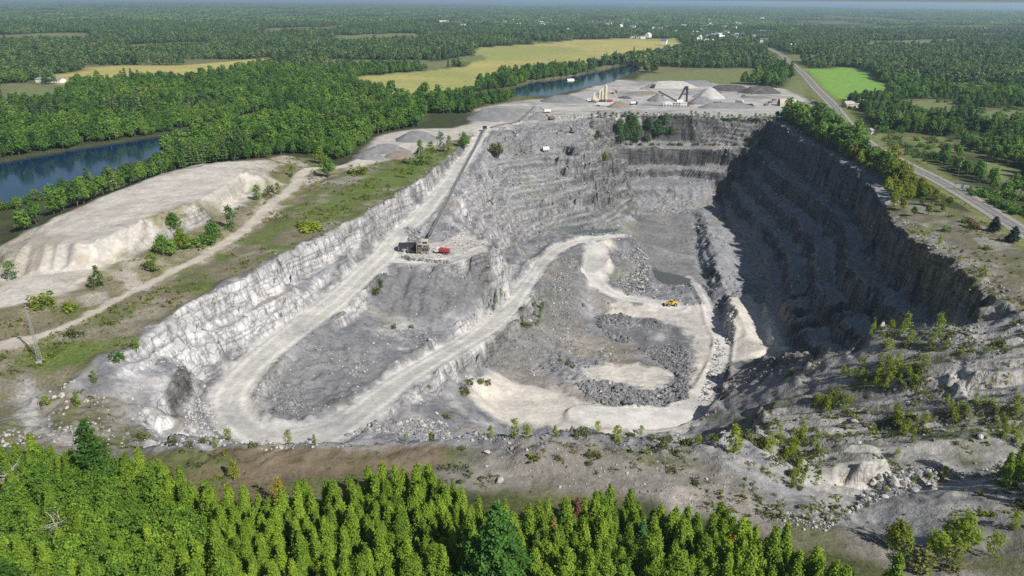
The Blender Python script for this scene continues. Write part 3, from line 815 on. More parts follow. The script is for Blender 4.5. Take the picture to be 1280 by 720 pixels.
def kind(o, k):
    o['kind'] = k
    return o


# ------------------------------------------------------------------ ground sheet, divided by what it is
zone = np.zeros((NY - 1, NX - 1), int)


def cell(a): return (a[:-1, :-1] + a[1:, :-1] + a[:-1, 1:] + a[1:, 1:]) / 4


zone[cell(M['quarry']) > 0.5] = 1
zone[cell(M['yard']) > 0.5] = 2
zone[cell(fieldm) > 0.5] = 3
zone[cell(RD[4]) < 0] = 4
zone[cell(ROADD) < 0] = 5
zone[cell(M['river']) > 0.5] = 0
NAMES = ['ground', 'quarry_pit', 'gravel_yard', 'field', 'dirt_track', 'haul_road']
idx = np.arange(NY * NX).reshape(NY, NX)
quads = np.stack([idx[:-1, :-1], idx[:-1, 1:], idx[1:, 1:], idx[1:, :-1]], -1)
nrm = np.stack([-np.gradient(Z, XS, axis=1), -np.gradient(Z, YS, axis=0), np.ones_like(Z)], -1)
nrm /= np.linalg.norm(nrm, axis=-1, keepdims=True)
ALLCO = np.stack([GX, GY, Z], -1).reshape(-1, 3)
for zi, nm in enumerate(NAMES):
    q = quads[zone == zi].reshape(-1, 4)
    u, inv = np.unique(q, return_inverse=True)
    inv = inv.reshape(-1)
    me = bpy.data.meshes.new(nm)
    me.vertices.add(len(u)); me.vertices.foreach_set('co', ALLCO[u].astype(np.float32).ravel())
    me.loops.add(len(inv)); me.loops.foreach_set('vertex_index', inv.astype(np.int32))
    me.polygons.add(len(q)); me.polygons.foreach_set('loop_start', np.arange(0, len(inv), 4, dtype=np.int32))
    me.polygons.foreach_set('use_smooth', np.ones(len(q), bool))
    me.update(calc_edges=True)
    a = me.attributes.new('ground_tint', 'FLOAT_COLOR', 'POINT')
    cc = np.ones((len(u), 4), np.float32); cc[:, :3] = C.reshape(-1, 3)[u]; cc[:, 3] = VEG.reshape(-1)[u]
    a.data.foreach_set('color', cc.ravel())
    a = me.attributes.new('rockiness', 'FLOAT', 'POINT')
    a.data.foreach_set('value', ROCKY.reshape(-1)[u].astype(np.float32))
    me.normals_split_custom_set_from_vertices(nrm.reshape(-1, 3)[u].astype(np.float32))
    me.materials.append(GROUND_MAT)
    o = bpy.data.objects.new(nm, me); COL.objects.link(o); kind(o, 'structure')

# ------------------------------------------------------------------ light, sky, air
SUN = Vector((0.81, -0.74, 0.93)).normalized()
sd = bpy.data.lights.new('sun', 'SUN'); sd.energy = 5.0; sd.angle = math.radians(0.53); sd.color = (1.0, 0.965, 0.91)
so = bpy.data.objects.new('sun', sd); COL.objects.link(so); so.location = (200, -200, 400)
so.rotation_euler = SUN.to_track_quat('Z', 'Y').to_euler()
wd = bpy.data.worlds.new('World'); SC.world = wd; wd.use_nodes = True
wt = wd.node_tree; bg = wt.nodes['Background']; bg.inputs[1].default_value = 0.056
sky = wt.nodes.new('ShaderNodeTexSky'); sky.sky_type = 'NISHITA'; sky.sun_disc = False
sky.sun_elevation = math.asin(SUN.z); sky.sun_rotation = math.atan2(SUN.x, SUN.y)
sky.air_density = 1.0; sky.dust_density = 1.0
wt.links.new(sky.outputs[0], bg.inputs[0])
SC.view_settings.view_transform = 'Standard'; SC.view_settings.look = 'None'; SC.view_settings.gamma = 1.0
SC.view_settings.exposure = 0.32
SC.cycles.max_bounces = 6; SC.cycles.diffuse_bounces = 3; SC.cycles.transparent_max_bounces = 6; SC.cycles.volume_bounces = 0
SC.cycles.use_denoising = False; SC.cycles.denoiser = 'OPENIMAGEDENOISE'; SC.cycles.denoising_input_passes = 'RGB_ALBEDO_NORMAL'; SC.cycles.denoising_prefilter = 'ACCURATE'
# ------------------------------------------------------------------ helpers for things


def mesh_np(name, verts, faces, mats, fmat=None, smooth=False, attrs=None):
    """mesh from numpy; faces is a list of (k,n) index arrays"""
    me = bpy.data.meshes.new(name)
    me.vertices.add(len(verts)); me.vertices.foreach_set('co', np.asarray(verts, np.float32).ravel())
    starts = []; idx = []; c = 0
    for f in faces:
        f = np.asarray(f); n = f.shape[1]
        starts.append(c + np.arange(0, f.size, n)); idx.append(f.ravel()); c += f.size
    idx = np.concatenate(idx).astype(np.int32); starts = np.concatenate(starts).astype(np.int32)
    me.loops.add(len(idx)); me.loops.foreach_set('vertex_index', idx)
    me.polygons.add(len(starts)); me.polygons.foreach_set('loop_start', starts)
    if fmat is not None: me.polygons.foreach_set('material_index', np.asarray(fmat, np.int32))
    if smooth: me.polygons.foreach_set('use_smooth', np.ones(len(starts), bool))
    me.update(calc_edges=True)
    for m in mats: me.materials.append(m)
    for k, v in (attrs or {}).items():
        a = me.attributes.new(k, 'FLOAT', 'FACE'); a.data.foreach_set('value', np.asarray(v, np.float32))
    return me


def thing(name, label, cat, loc=(0, 0, 0), rz=0.0, group=None, mesh=None, scale=1.0):
    o = bpy.data.objects.new(name, mesh); COL.objects.link(o)
    o.location = loc; o.rotation_euler = (0, 0, rz)
    o.scale = (scale,) * 3 if isinstance(scale, (int, float)) else scale
    o['label'] = label; o['category'] = cat
    if group: o['group'] = group
    return o


def part(name, mesh, parent, label=None):
    o = bpy.data.objects.new(name, mesh); COL.objects.link(o); o.parent = parent
    if label: o['label'] = label
    return o


# ------------------------------------------------------------------ foliage
def leaf_material(name, stops, trans=0.36, tone_lo=0.62, tone_hi=1.35, patch=.011):
    t = NT(name)
    oi = t.n('ShaderNodeObjectInfo'); at = t.n('ShaderNodeAttribute', attribute_name='tone')
    nl = t.noise(oi.outputs['Location'], patch, 2, .5)
    rf_ = t.math('ADD', t.math('MULTIPLY', oi.outputs['Random'], .6), t.math('MULTIPLY', t.math('SUBTRACT', nl, .3), 1.0))
    c = t.ramp(rf_, stops)
    f = t.ramp(at.outputs['Fac'], [(0.0, (tone_lo,) * 3), (1.0, (tone_hi, tone_hi, tone_hi * 0.9))])
    c = t.mix('MULTIPLY', 1.0, c, f)
    t.l(c, t.p.inputs['Base Color']); t.p.inputs['Roughness'].default_value = 0.7; t.p.inputs['Specular IOR Level'].default_value = 0.2
    tr = t.n('ShaderNodeBsdfTranslucent'); t.l(t.mix('MULTIPLY', 1.0, c, (1.2, 1.25, 0.7)), tr.inputs[0])
    mx = t.n('ShaderNodeMixShader'); mx.inputs[0].default_value = trans
    t.l(t.p.outputs[0], mx.inputs[1]); t.l(tr.outputs[0], mx.inputs[2]); t.l(mx.outputs[0], t.out.inputs[0])
    return t.m


def plain(name, col, rough=0.8, var=0.25, scale=2.0, metal=0.0, spec=0.3):
    t = NT(name)
    tc = t.n('ShaderNodeTexCoord'); n = t.noise(tc.outputs['Object'], scale, 4, 0.6)
    r = t.ramp(n, [(0.3, tuple(c * (1 - var) for c in col)), (0.7, tuple(min(1, c * (1 + var)) for c in col))])
    t.l(r, t.p.inputs['Base Color']); t.p.inputs['Roughness'].default_value = rough; t.p.inputs['Metallic'].default_value = metal
    t.p.inputs['Specular IOR Level'].default_value = spec
    return t.m


BARK = plain('bark', (0.12, 0.10, 0.08), 0.95, 0.35, 3)
DEADW = plain('bleached_dead_wood', (0.50, 0.47, 0.42), 0.9, 0.2, 3)
L_CEDAR = leaf_material('cedar_foliage', [(0.0, (0.115, 0.20, 0.022)), (0.35, (0.17, 0.27, 0.027)), (0.7, (0.225, 0.335, 0.034)), (1.0, (0.30, 0.39, 0.042))], patch=.06)
L_BROAD = leaf_material('broadleaf_foliage', [(0.0, (0.045, 0.105, 0.028)), (0.3, (0.085, 0.18, 0.036)), (0.6, (0.135, 0.25, 0.046)), (0.9, (0.205, 0.315, 0.058)), (0.97, (0.21, 0.24, 0.05)), (1.0, (0.24, 0.21, 0.05))])
L_DARK = leaf_material('far_woodland_foliage', [(0.0, (0.055, 0.105, 0.05)), (0.35, (0.10, 0.175, 0.068)), (0.65, (0.16, 0.24, 0.09)), (0.9, (0.23, 0.30, 0.115)), (1.0, (0.22, 0.215, 0.09))])  # paler and bluer than near foliage: distance haze put into the colour
L_POP = leaf_material('poplar_foliage', [(0.0, (0.17, 0.24, 0.03)), (0.5, (0.24, 0.31, 0.036)), (0.85, (0.31, 0.36, 0.042)), (1.0, (0.34, 0.34, 0.045))], trans=.5, tone_lo=.8, patch=.07)
L_PINE = leaf_material('pine_foliage', [(0.0, (0.06, 0.14, 0.022)), (1.0, (0.075, 0.165, 0.026))])
L_SPRUCE = leaf_material('spruce_foliage', [(0.0, (0.085, 0.20, 0.038)), (1.0, (0.09, 0.21, 0.042))])
L_YEL = leaf_material('yellow_autumn_foliage', [(0.0, (0.36, 0.27, 0.03)), (1.0, (0.40, 0.30, 0.035))])
L_RED = leaf_material('russet_foliage', [(0.0, (0.13, 0.055, 0.04)), (1.0, (0.15, 0.06, 0.04))])
L_YG = leaf_material('yellow_green_foliage', [(0.0, (0.13, 0.185, 0.028)), (0.5, (0.2, 0.235, 0.032)), (1.0, (0.28, 0.265, 0.036))])
L_SCRUB = leaf_material('scrub_foliage', [(0.0, (0.09, 0.11, 0.036)), (0.5, (0.15, 0.17, 0.05)), (1.0, (0.22, 0.215, 0.075))])
L_BARE = leaf_material('thin_grey_foliage', [(0.0, (0.10, 0.11, 0.05)), (1.0, (0.11, 0.12, 0.055))])


def leaves(rng, cen, size, jitter=0.35, up_bias=0.35, out=None, aspect=0.8):
    """a diamond leaf card at every centre"""
    n = len(cen)
    nv = rng.normal(size=(n, 3)); nv[:, 2] = np.abs(nv[:, 2]) + up_bias
    if out is not None: nv = nv * 0.75 + out * 0.9
    nv /= np.linalg.norm(nv, axis=1, keepdims=True) + 1e-9
    t = np.cross(nv, rng.normal(size=(n, 3))); t /= np.linalg.norm(t, axis=1, keepdims=True) + 1e-9
    b = np.cross(nv, t)
    s = size * (1 + jitter * rng.uniform(-1, 1, (n, 1)))
    v = np.stack([cen + t * s * .5, cen + b * s * .5 * aspect, cen - t * s * .5, cen - b * s * .5 * aspect], 1).reshape(-1, 3)
    return v, np.arange(n * 4).reshape(-1, 4)


def tube(p0, p1, r0, r1, n=6):
    p0 = np.array(p0, float); p1 = np.array(p1, float)
    d = p1 - p0; d /= np.linalg.norm(d) + 1e-9
    a = np.cross(d, [0.3, 0.9, 0.31]); a /= np.linalg.norm(a); b = np.cross(d, a)
    th = np.arange(n) * 2 * math.pi / n
    ring = np.cos(th)[:, None] * a + np.sin(th)[:, None] * b
    v = np.concatenate([p0 + ring * r0, p1 + ring * r1])
    i = np.arange(n); j = (i + 1) % n
    return v, np.stack([i, j, j + n, i + n], 1)


def merge(parts):
    vs, fs, o = [], [], 0
    for v, f in parts:
        vs.append(v); fs.append(np.asarray(f) + o); o += len(v)
    return np.concatenate(vs), np.concatenate(fs)


def cedar_shape(seed, h=9.0, R=1.9, nc=210, per=17, size=0.31, power=0.75):
    rng = np.random.default_rng(seed)
    hh = rng.uniform(0, 1, nc) ** 0.85
    prof = (1 - hh) ** power * np.minimum(1, 0.55 + hh * 2.5)
    th = rng.uniform(0, 2 * math.pi, nc)
    lob = 1 + 0.25 * np.sin(th * 3 + hh * 9 + seed) + 0.18 * np.sin(th * 5 - hh * 14)
    r = R * prof * lob * rng.uniform(0.55, 1.05, nc)
    cz = h * (0.06 + 0.93 * hh)
    c = np.stack([np.cos(th) * r, np.sin(th) * r, cz], 1)
    tone = rng.uniform(0, 1, nc)
    cc = np.repeat(c, per, 0) + rng.normal(size=(nc * per, 3)) * np.array([0.23, 0.23, 0.36]) * R / 1.9
    out = np.repeat(np.stack([np.cos(th), np.sin(th), np.full(nc, .5)], 1), per, 0)
    v, f = leaves(rng, cc, size, out=out)
    return v, f, np.clip(np.repeat(tone, per) * .7 + rng.uniform(0, .3, nc * per), 0, 1)


def broad_shape(seed, h=11.0, R=4.0, nl=13, ncl=14, per=9, size=0.75, base=0.12, spread=.62):
    rng = np.random.default_rng(seed)
    lobes = []
    for k in range(nl):
        a = k * 2.4 + rng.uniform(-.4, .4); q = math.sqrt((k + .5) / nl)
        rr = R * spread * q * rng.uniform(.8, 1.15)
        zz = h * (base + .22 + (0.52 * (1 - q ** 1.7)) * rng.uniform(.75, 1.1) + rng.uniform(-.04, .07))
        lobes.append((np.array([math.cos(a) * rr, math.sin(a) * rr, zz]), R * rng.uniform(.32, .5)))
    cs, ts, os_ = [], [], []
    for c, rad in lobes:
        d = rng.normal(size=(ncl, 3)); d[:, 2] = d[:, 2] * .9 + .25; d /= np.linalg.norm(d, axis=1, keepdims=True)
        p = c + d * rad * rng.uniform(.75, 1.05, (ncl, 1)) * np.array([1, 1, .95])
        tone = rng.uniform(0, 1, ncl) * .75
        cs.append(np.repeat(p, per, 0) + rng.normal(size=(ncl * per, 3)) * rad * .2)
        os_.append(np.repeat(d, per, 0)); ts.append(np.repeat(tone, per))
    cs = np.concatenate(cs); out = np.concatenate(os_); tone = np.concatenate(ts) + rng.uniform(0, .25, len(cs))
    v, f = leaves(rng, cs, size, out=out)
    limbs = [tube((0, 0, -.4), (0, 0, h * (base + .15)), .26 * R / 4, .17 * R / 4)]
    for c, rad in lobes[::2]:
        limbs.append(tube((0, 0, h * base * .9), c, .13 * R / 4, .04, 5))
    return (v, f, np.clip(tone, 0, 1)), merge(limbs)


def pine_shape(seed, h=19.0, R=4.0, tiers=13, size=0.62, droop=-0.05, sharp=1.0, n=26):
    rng = np.random.default_rng(seed)
    cs, ts = [], []
    br = [tube((0, 0, -.4), (0, 0, h * .97), .3, .04)]
    for k in range(tiers):
        q = k / (tiers - 1); z = h * (.14 + .82 * q)
        L = R * (1 - q) ** (0.75 / sharp) * rng.uniform(.8, 1.15) + .35
        nb = 6 if q < .7 else 4
        for b in range(nb):
            a = b * 2 * math.pi / nb + k * .9 + rng.uniform(-.25, .25); Lb = L * rng.uniform(.7, 1.12)
            tip = np.array([math.cos(a) * Lb, math.sin(a) * Lb, z + Lb * (0.16 + droop) + rng.uniform(-.2, .2)])
            br.append(tube((0, 0, z), tip, .07, .02, 4))
            m = max(6, int(n * Lb / R) + 4)
            u = rng.uniform(.2, 1.05, m) ** .7
            p = np.array([0, 0, z]) + (tip - np.array([0, 0, z])) * u[:, None]
            w = (0.30 + .42 * (1 - np.abs(u - .6))) * (.35 + .2 * Lb)
            p += rng.normal(size=(m, 3)) * np.stack([w * .75, w * .75, w * .28], 1)
            tone = rng.uniform(.1, .8)
            cs.append(np.repeat(p, 3, 0) + rng.normal(size=(m * 3, 3)) * .16); ts.append(np.full(m * 3, tone))
    cs = np.concatenate(cs); ts = np.concatenate(ts) + rng.uniform(-.1, .2, len(cs))
    v, f = leaves(rng, cs, size, up_bias=.8)
    return (v, f, np.clip(ts, 0, 1)), merge(br)


def sapling_shape(seed, h=4.0, R=0.85, nc=46, per=9, size=0.3):
    rng = np.random.default_rng(seed)
    hh = rng.uniform(.1, 1, nc); th = rng.uniform(0, 6.283, nc)
    r = R * np.sin(np.clip(hh * 2.6 + .35, 0, math.pi)) ** .8 * rng.uniform(.3, 1.1, nc)
    c = np.stack([np.cos(th) * r, np.sin(th) * r, h * hh], 1)
    cc = np.repeat(c, per, 0) + rng.normal(size=(nc * per, 3)) * np.array([.16, .16, .22]) * R / .85
    v, f = leaves(rng, cc, size)
    tone = np.clip(np.repeat(rng.uniform(0, 1, nc), per) * .8 + rng.uniform(0, .2, nc * per), 0, 1)
    st = [tube((0, 0, -.25), (0, 0, h * .9), .06, .02, 5)]
    for k in range(5):
        a = k * 2.4; z = h * (.25 + .12 * k)
        st.append(tube((0, 0, z), (math.cos(a) * R * .6, math.sin(a) * R * .6, z + h * .14), .03, .01, 4))
    return (v, f, tone), merge(st)


def bush_shape(seed, h=1.6, R=1.5, nc=40, per=9, size=0.34):
    rng = np.random.default_rng(seed)
    d = rng.normal(size=(nc, 3)); d[:, 2] = np.abs(d[:, 2]); d /= np.linalg.norm(d, axis=1, keepdims=True)
    p = d * np.array([R, R, h]) * rng.uniform(.5, 1.0, (nc, 1)) * (1 + .25 * np.sin(d[:, :1] * 5 + seed))
    cc = np.repeat(p, per, 0) + rng.normal(size=(nc * per, 3)) * .2 * R / 1.5
    cc[:, 2] = np.maximum(cc[:, 2], .02)
    v, f = leaves(rng, cc, size)
    tone = np.clip(np.repeat(rng.uniform(0, 1, nc), per) * .8 + rng.uniform(0, .2, nc * per), 0, 1)
    st = [tube((0, 0, -.2), tuple(q), .04, .01, 4) for q in p[:7]]
    return (v, f, tone), merge(st)


def crown_mesh(name, shp, mat):
    v, f, tone = shp
    return mesh_np(name, v, [f], [mat], attrs={'tone': tone})


def wood_mesh(name, shp, mat=None):
    return mesh_np(name, shp[0], [shp[1]], [mat or BARK], smooth=True)


def tree_mesh(name, crown, wood, mat):
    v, f, tone = crown; wv, wf = wood
    return mesh_np(name, np.concatenate([v, wv]), [f, wf + len(v)], [mat, BARK], fmat=np.concatenate([np.zeros(len(f)), np.ones(len(wf))]),
                   attrs={'tone': np.concatenate([tone, np.full(len(wf), .5)])})


# models ------------------------------------------------------------
CEDARS = []
for k in range(5):
    sh = cedar_shape(100 + k, h=9 + k % 3 * .7, R=1.65 + .25 * (k % 4), power=(.6, .8, .52, .7, .85)[k])
    CEDARS.append((crown_mesh('cedar_crown', sh, L_CEDAR), wood_mesh('cedar_trunk', tube((0, 0, -.4), (0, 0, 7.6), .16, .03))))
BROADS = []      # crown, trunk, whole
for k in range(5):
    cr, wo = broad_shape(200 + k, h=10.5 + k % 3, R=3.5 + .35 * (k % 3))
    BROADS.append((cr, wo))
BROAD_WHOLE = [tree_mesh('broadleaf_tree', cr, wo, L_BROAD) for cr, wo in BROADS]
SPIRES = [pine_shape(260 + k, h=12.5 + 2 * k, R=2.3, tiers=9, size=1.0, n=9) for k in range(2)]
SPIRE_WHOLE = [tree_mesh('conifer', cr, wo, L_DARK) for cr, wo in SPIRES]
FARB = []
for k in range(4):
    cr, wo = broad_shape(300 + k, h=11 + k % 2 * 2, R=4.6, nl=8, ncl=8, per=4, size=1.9)
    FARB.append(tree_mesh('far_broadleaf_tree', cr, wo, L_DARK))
SAPS = []
for k in range(4):
    SAPS.append(sapling_shape(400 + k, h=4 + .5 * (k % 3), R=.8 + .12 * k))
BUSHES = [bush_shape(450 + k, h=1.5 + .3 * k) for k in range(3)]


def zat(x, y): return float(sample(Z, x, y))


def plant(name, label, cat, x, y, crown, trunk, scale=1.0, group=None, trunkname='trunk', rz=None):
    """a tree as a thing of two parts"""
    o = thing(name, label, cat, (x, y, zat(x, y) - .05), random.uniform(0, 6.28) if rz is None else rz, group, None, scale)
    part('crown', crown, o); part(trunkname, trunk, o)
    return o


# ------------------------------------------------------------------ where nothing grows
def gridmask(*ms):
    return np.maximum.reduce(ms)


OPEN = gridmask(M['quarry'], M['yard'], M['lyard'], M['grass'], M['heap'], M['openl'], M['strip'], M['nearb'], M['nearr'], M['nearl'],
                fieldm, softmask(upoly([(640, 134), (648, 118), (690, 112), (722, 106), (755, 96), (785, 84), (812, 95), (770, 103), (745, 111), (700, 125)]), 4, 4, 20, 160), softmask(upoly([(-80, 250), (0, 240), (60, 226), (110, 210), (150, 198), (195, 186), (205, 212), (150, 242), (30, 295), (-80, 335)]), 2, 3, 20, 161), 1 - sm(9, 12, HWD), 1 - sm(3, 5, TRACKD))
# houses, drives and power lines keep patches clear as well
TOWN = [(555, 29, 40, 14), (566, 31, 60, 18), (580, 33, 30, 12), (868, 43, 24, 10), (947, 49, 40, 14), (955, 54, 22, 12), (990, 62, 14, 9), (921, 51, 16, 12), (900, 16, 70, 16), (935, 14, 50, 14)]
trn = np.random.default_rng(77)
HOUSES = []
while len(HOUSES) < 84:
    q = trn.uniform()
    if q < .55: px, py = trn.normal(885, 26), trn.normal(46, 8)
    elif q < .8: px, py = trn.uniform(600, 700), trn.normal(31, 3)
    else: px, py = trn.uniform(700, 1000), trn.normal(31, 6)
    if 20 < py < 66: HOUSES.append(up(px, py))
CLEAR = [((hx_ - .01 * hy_, hy_ - 9), 13) for hx_, hy_ in HOUSES] + [((up(q[0], q[1])[0], up(q[0], q[1])[1] - 14), q[2] * .6 + 6) for q in TOWN] + [((up(999, 141)[0], up(999, 141)[1] - 14), 16), (up(1064, 131), 17), (up(1045, 133), 9), (up(64, 101), 26), (up(355, 66), 30), (up(700, 46), 20), (up(795, 46), 30)]


def jitter(x0, x1, y0, y1, s, rng):
    xs = np.arange(x0, x1, s); ys = np.arange(y0, y1, s * .9)
    X, Y = np.meshgrid(xs, ys); X = X + (np.arange(len(ys)) % 2)[:, None] * s * .5
    X = X + rng.uniform(-.42, .42, X.shape) * s; Y = Y + rng.uniform(-.42, .42, Y.shape) * s
    return X.ravel(), Y.ravel()


def inview(x, y, margin=1.0):
    return (y > 60) & (np.abs(x) < (y * .72 + 40) * margin)


rng = np.random.default_rng(5)
# --- wood at the foot of the picture
NEARWOOD = [up(*p) for p in [(-140, 570), (0, 574), (60, 586), (110, 598), (180, 603), (250, 632), (300, 652), (345, 664), (385, 646), (450, 628), (545, 620), (562, 645), (600, 656), (640, 676), (690, 672), (720, 660),
                            (760, 656), (830, 672), (890, 676), (950, 698), (1000, 736), (1060, 752), (1110, 775), (1150, 860), (1000, 980), (-200, 980)]]
X, Y = jitter(-150, 150, 86, 160, 2.75, rng)
k = inpoly(NEARWOOD, X, Y)
X, Y = X[k], Y[k]
SPECIAL = {}
special_spots = []
for nm, px, py in [('pine', 124, 612), ('pine2', 8, 770), ('spruce', 622, 752), ('dead', 78, 690), ('dead2', 14, 618), ('yellow', 912, 712), ('yellow2', 350, 634), ('gold', 690, 690), ('bluegreen', 800, 700), ('snag', 720, 668)]:
    special_spots.append((nm, *up(px, py)))
for nm, sx, sy in special_spots:
    rad = {'pine': 3.2, 'pine2': 4.0, 'spruce': 6.0, 'dead': 2.2, 'dead2': 2.5}.get(nm, 1.6)
    k = np.hypot(X - sx, Y - sy) > rad
    X, Y = X[k], Y[k]
pxx, pyy, dep = project(X, Y, np.full(len(X), 6.0))
vis = (pxx > -30) & (pxx < 1320) & (pyy < 760) & (pyy > 0)
broadleft = (pxx < 235 + 40 * np.sin(pyy * .05)) & (rng.uniform(0, 1, len(X)) < .8)
order = np.argsort(dep)
SPN = {n: (x, y) for n, x, y in special_spots}


def near_what(x, y):
    best = min(SPN, key=lambda n: math.hypot(SPN[n][0] - x, SPN[n][1] - y))
    return best, math.hypot(SPN[best][0] - x, SPN[best][1] - y)


NWORDS = {'pine': 'near the tall white pine', 'pine2': 'near the pine in the lower corner', 'spruce': 'beside the big dark spruce', 'dead': 'around the bare grey tree',
          'dead2': 'around the fallen bleached branches', 'yellow': 'by the small yellow maple', 'yellow2': 'by the golden birch', 'gold': 'beside the browning cedar',
          'bluegreen': 'beside the blue green cedar', 'snag': 'by the reddish dead cedar'}
cnt = 0
hidden = []
for i in order:
    if broadleft[i]:
        continue
    if not vis[i]:
        if pyy[i] < 900 and -200 < pxx[i] < 1500: hidden.append(i)
        continue
    cnt += 1
    if cnt > 300:
        hidden.append(i); continue
    w, dd_ = near_what(X[i], Y[i])
    c, t_ = CEDARS[rng.integers(5)]
    s = float(np.clip(rng.normal(.86, .17), .5, 1.2))
    lab = 'bright green cedar packed in the foreground wood ' + NWORDS[w]
    plant('cedar_tree', lab, 'tree', X[i], Y[i], c, t_, (s, s, s * rng.uniform(.85, 1.1)), 'cedars ' + NWORDS[w])
print('near cedars', cnt, 'hidden', len(hidden), 'broad', broadleft.sum())
L_MAPLE = leaf_material('maple_foliage', [(0.0, (0.095, 0.19, 0.026)), (0.5, (0.15, 0.265, 0.032)), (1.0, (0.225, 0.345, 0.042))], patch=.06)
MAPLES = []
for k in range(4):
    cr, wo = broad_shape(500 + k, h=8.5, R=3.0, nl=14, ncl=16, per=13, size=.36)
    MAPLES.append((crown_mesh('maple_crown', cr, L_MAPLE), wood_mesh('maple_trunk', wo)))
bl = [i for i in order if broadleft[i] and vis[i]]
took = []
for i in bl:
    if any(math.hypot(X[i] - X[j], Y[i] - Y[j]) < 3.6 for j in took): continue
    took.append(i)
    w, dd_ = near_what(X[i], Y[i])
    c, t_ = MAPLES[rng.integers(4)]
    plant('maple_tree', 'leafy light green maple in the foreground wood ' + NWORDS[w], 'tree', X[i], Y[i], c, t_, rng.uniform(.8, 1.15), 'maples ' + NWORDS[w])

for k in range(13):
    c, t_ = CEDARS[k % 5]
    plant('cedar_tree', 'cedar standing past the right border of the bare slope', 'tree', 112 + 3.2 * (k % 5) + rng.uniform(-1, 1), 112 + 3.4 * k * .75, c, t_, rng.uniform(.9, 1.2), 'cedars past the right border')
cr, wo = pine_shape(600, h=18, R=4.4, tiers=13, size=.5, n=55)
plant('pine_tree', 'tall white pine standing above the wood by the left pit edge', 'tree', *SPN['pine'], crown_mesh('pine_crown', cr, L_PINE), wood_mesh('pine_trunk', wo))
cr, wo = pine_shape(601, h=13.5, R=5.2, tiers=12, size=.5, n=52)
plant('pine_tree', 'broad pine with layered boughs in the lower left corner', 'tree', *SPN['pine2'], crown_mesh('pine_crown', cr, L_PINE), wood_mesh('pine_trunk', wo))
cr, wo = pine_shape(602, h=22.0, R=7.2, tiers=19, size=.5, droop=-.32, n=110)
plant('spruce_tree', 'big blue green spruce rising out of the foreground cedars', 'tree', *SPN['spruce'], crown_mesh('spruce_crown', cr, L_SPRUCE), wood_mesh('spruce_trunk', wo))


def dead_tree(seed, h, R, n):
    r = np.random.default_rng(seed); br = [tube((0, 0, -.3), (0.3, 0.1, h * .8), .2, .05)]; tips = []
    for k in range(n):
        z = h * r.uniform(.3, .85); a = r.uniform(0, 6.28); L = R * r.uniform(.6, 1.1)
        m = np.array([math.cos(a) * L * .55, math.sin(a) * L * .55, z + L * .2]); e = m + np.array([math.cos(a + .4) * L * .5, math.sin(a + .4) * L * .5, L * .25])
        br += [tube((.1, 0, z), m, .07, .05, 4), tube(m, e, .05, .015, 4)]
        for q in range(3):
            e2 = m + r.normal(size=3) * R * .3; br.append(tube(m, e2, .03, .01, 3)); tips.append(e2)
        tips.append(e)
    return merge(br), np.array(tips)


wo, tips = dead_tree(1, 8.5, 3.4, 16)
lv = leaves(rng, np.repeat(tips, 12, 0) + rng.normal(size=(len(tips) * 12, 3)) * .5, .26)
plant('dying_tree', 'nearly bare tree with pale limbs among green maples', 'tree', *SPN['dead'], crown_mesh('thin_crown', (*lv, rng.uniform(0, 1, len(lv[1]))), L_BARE), wood_mesh('pale_limbs', wo, DEADW), trunkname='limbs')
wo, tips = dead_tree(2, 5.5, 4.2, 13)
o = thing('dead_tree', 'bleached leafless tree with spreading white branches at left edge', 'tree', (*SPN['dead2'], 1.0), .4)
part('limbs', wood_mesh('white_limbs', wo, DEADW), o)
for nm, mat, lab, sc in [('yellow', L_YEL, 'small bright yellow maple at the edge of the foreground wood', .62), ('yellow2', L_YEL, 'thin golden birch at the edge of the brown strip', .55), ]:
    cr, wo = sapling_shape(610, h=7, R=1.6, nc=90, per=10, size=.34) if nm == 'yellow2' else sapling_shape(611, h=6.5, R=2.0, nc=110, per=12, size=.36)
    plant('autumn_tree', lab, 'tree', *SPN[nm], crown_mesh('yellow_crown', cr, mat), wood_mesh('trunk', wo), 1.0)
for nm, mat, lab in [('gold', leaf_material('browning_cedar_foliage', [(0, (.20, .19, .045)), (1, (.22, .2, .05))]), 'browning cedar among green cedars right of the spruce'),
                     ('bluegreen', leaf_material('blue_cedar_foliage', [(0, (.07, .17, .06)), (1, (.08, .19, .07))]), 'blue green conifer among yellow green cedars'),
                     ('snag', leaf_material('dead_cedar_foliage', [(0, (.16, .09, .06)), (1, (.17, .1, .06))]), 'reddish brown dead cedar at the edge of the wood')]:
    plant('cedar_tree', lab, 'tree', *SPN[nm], crown_mesh('cedar_crown', cedar_shape(620, h=8.5, R=1.7), mat), CEDARS[0][1], 1.0)


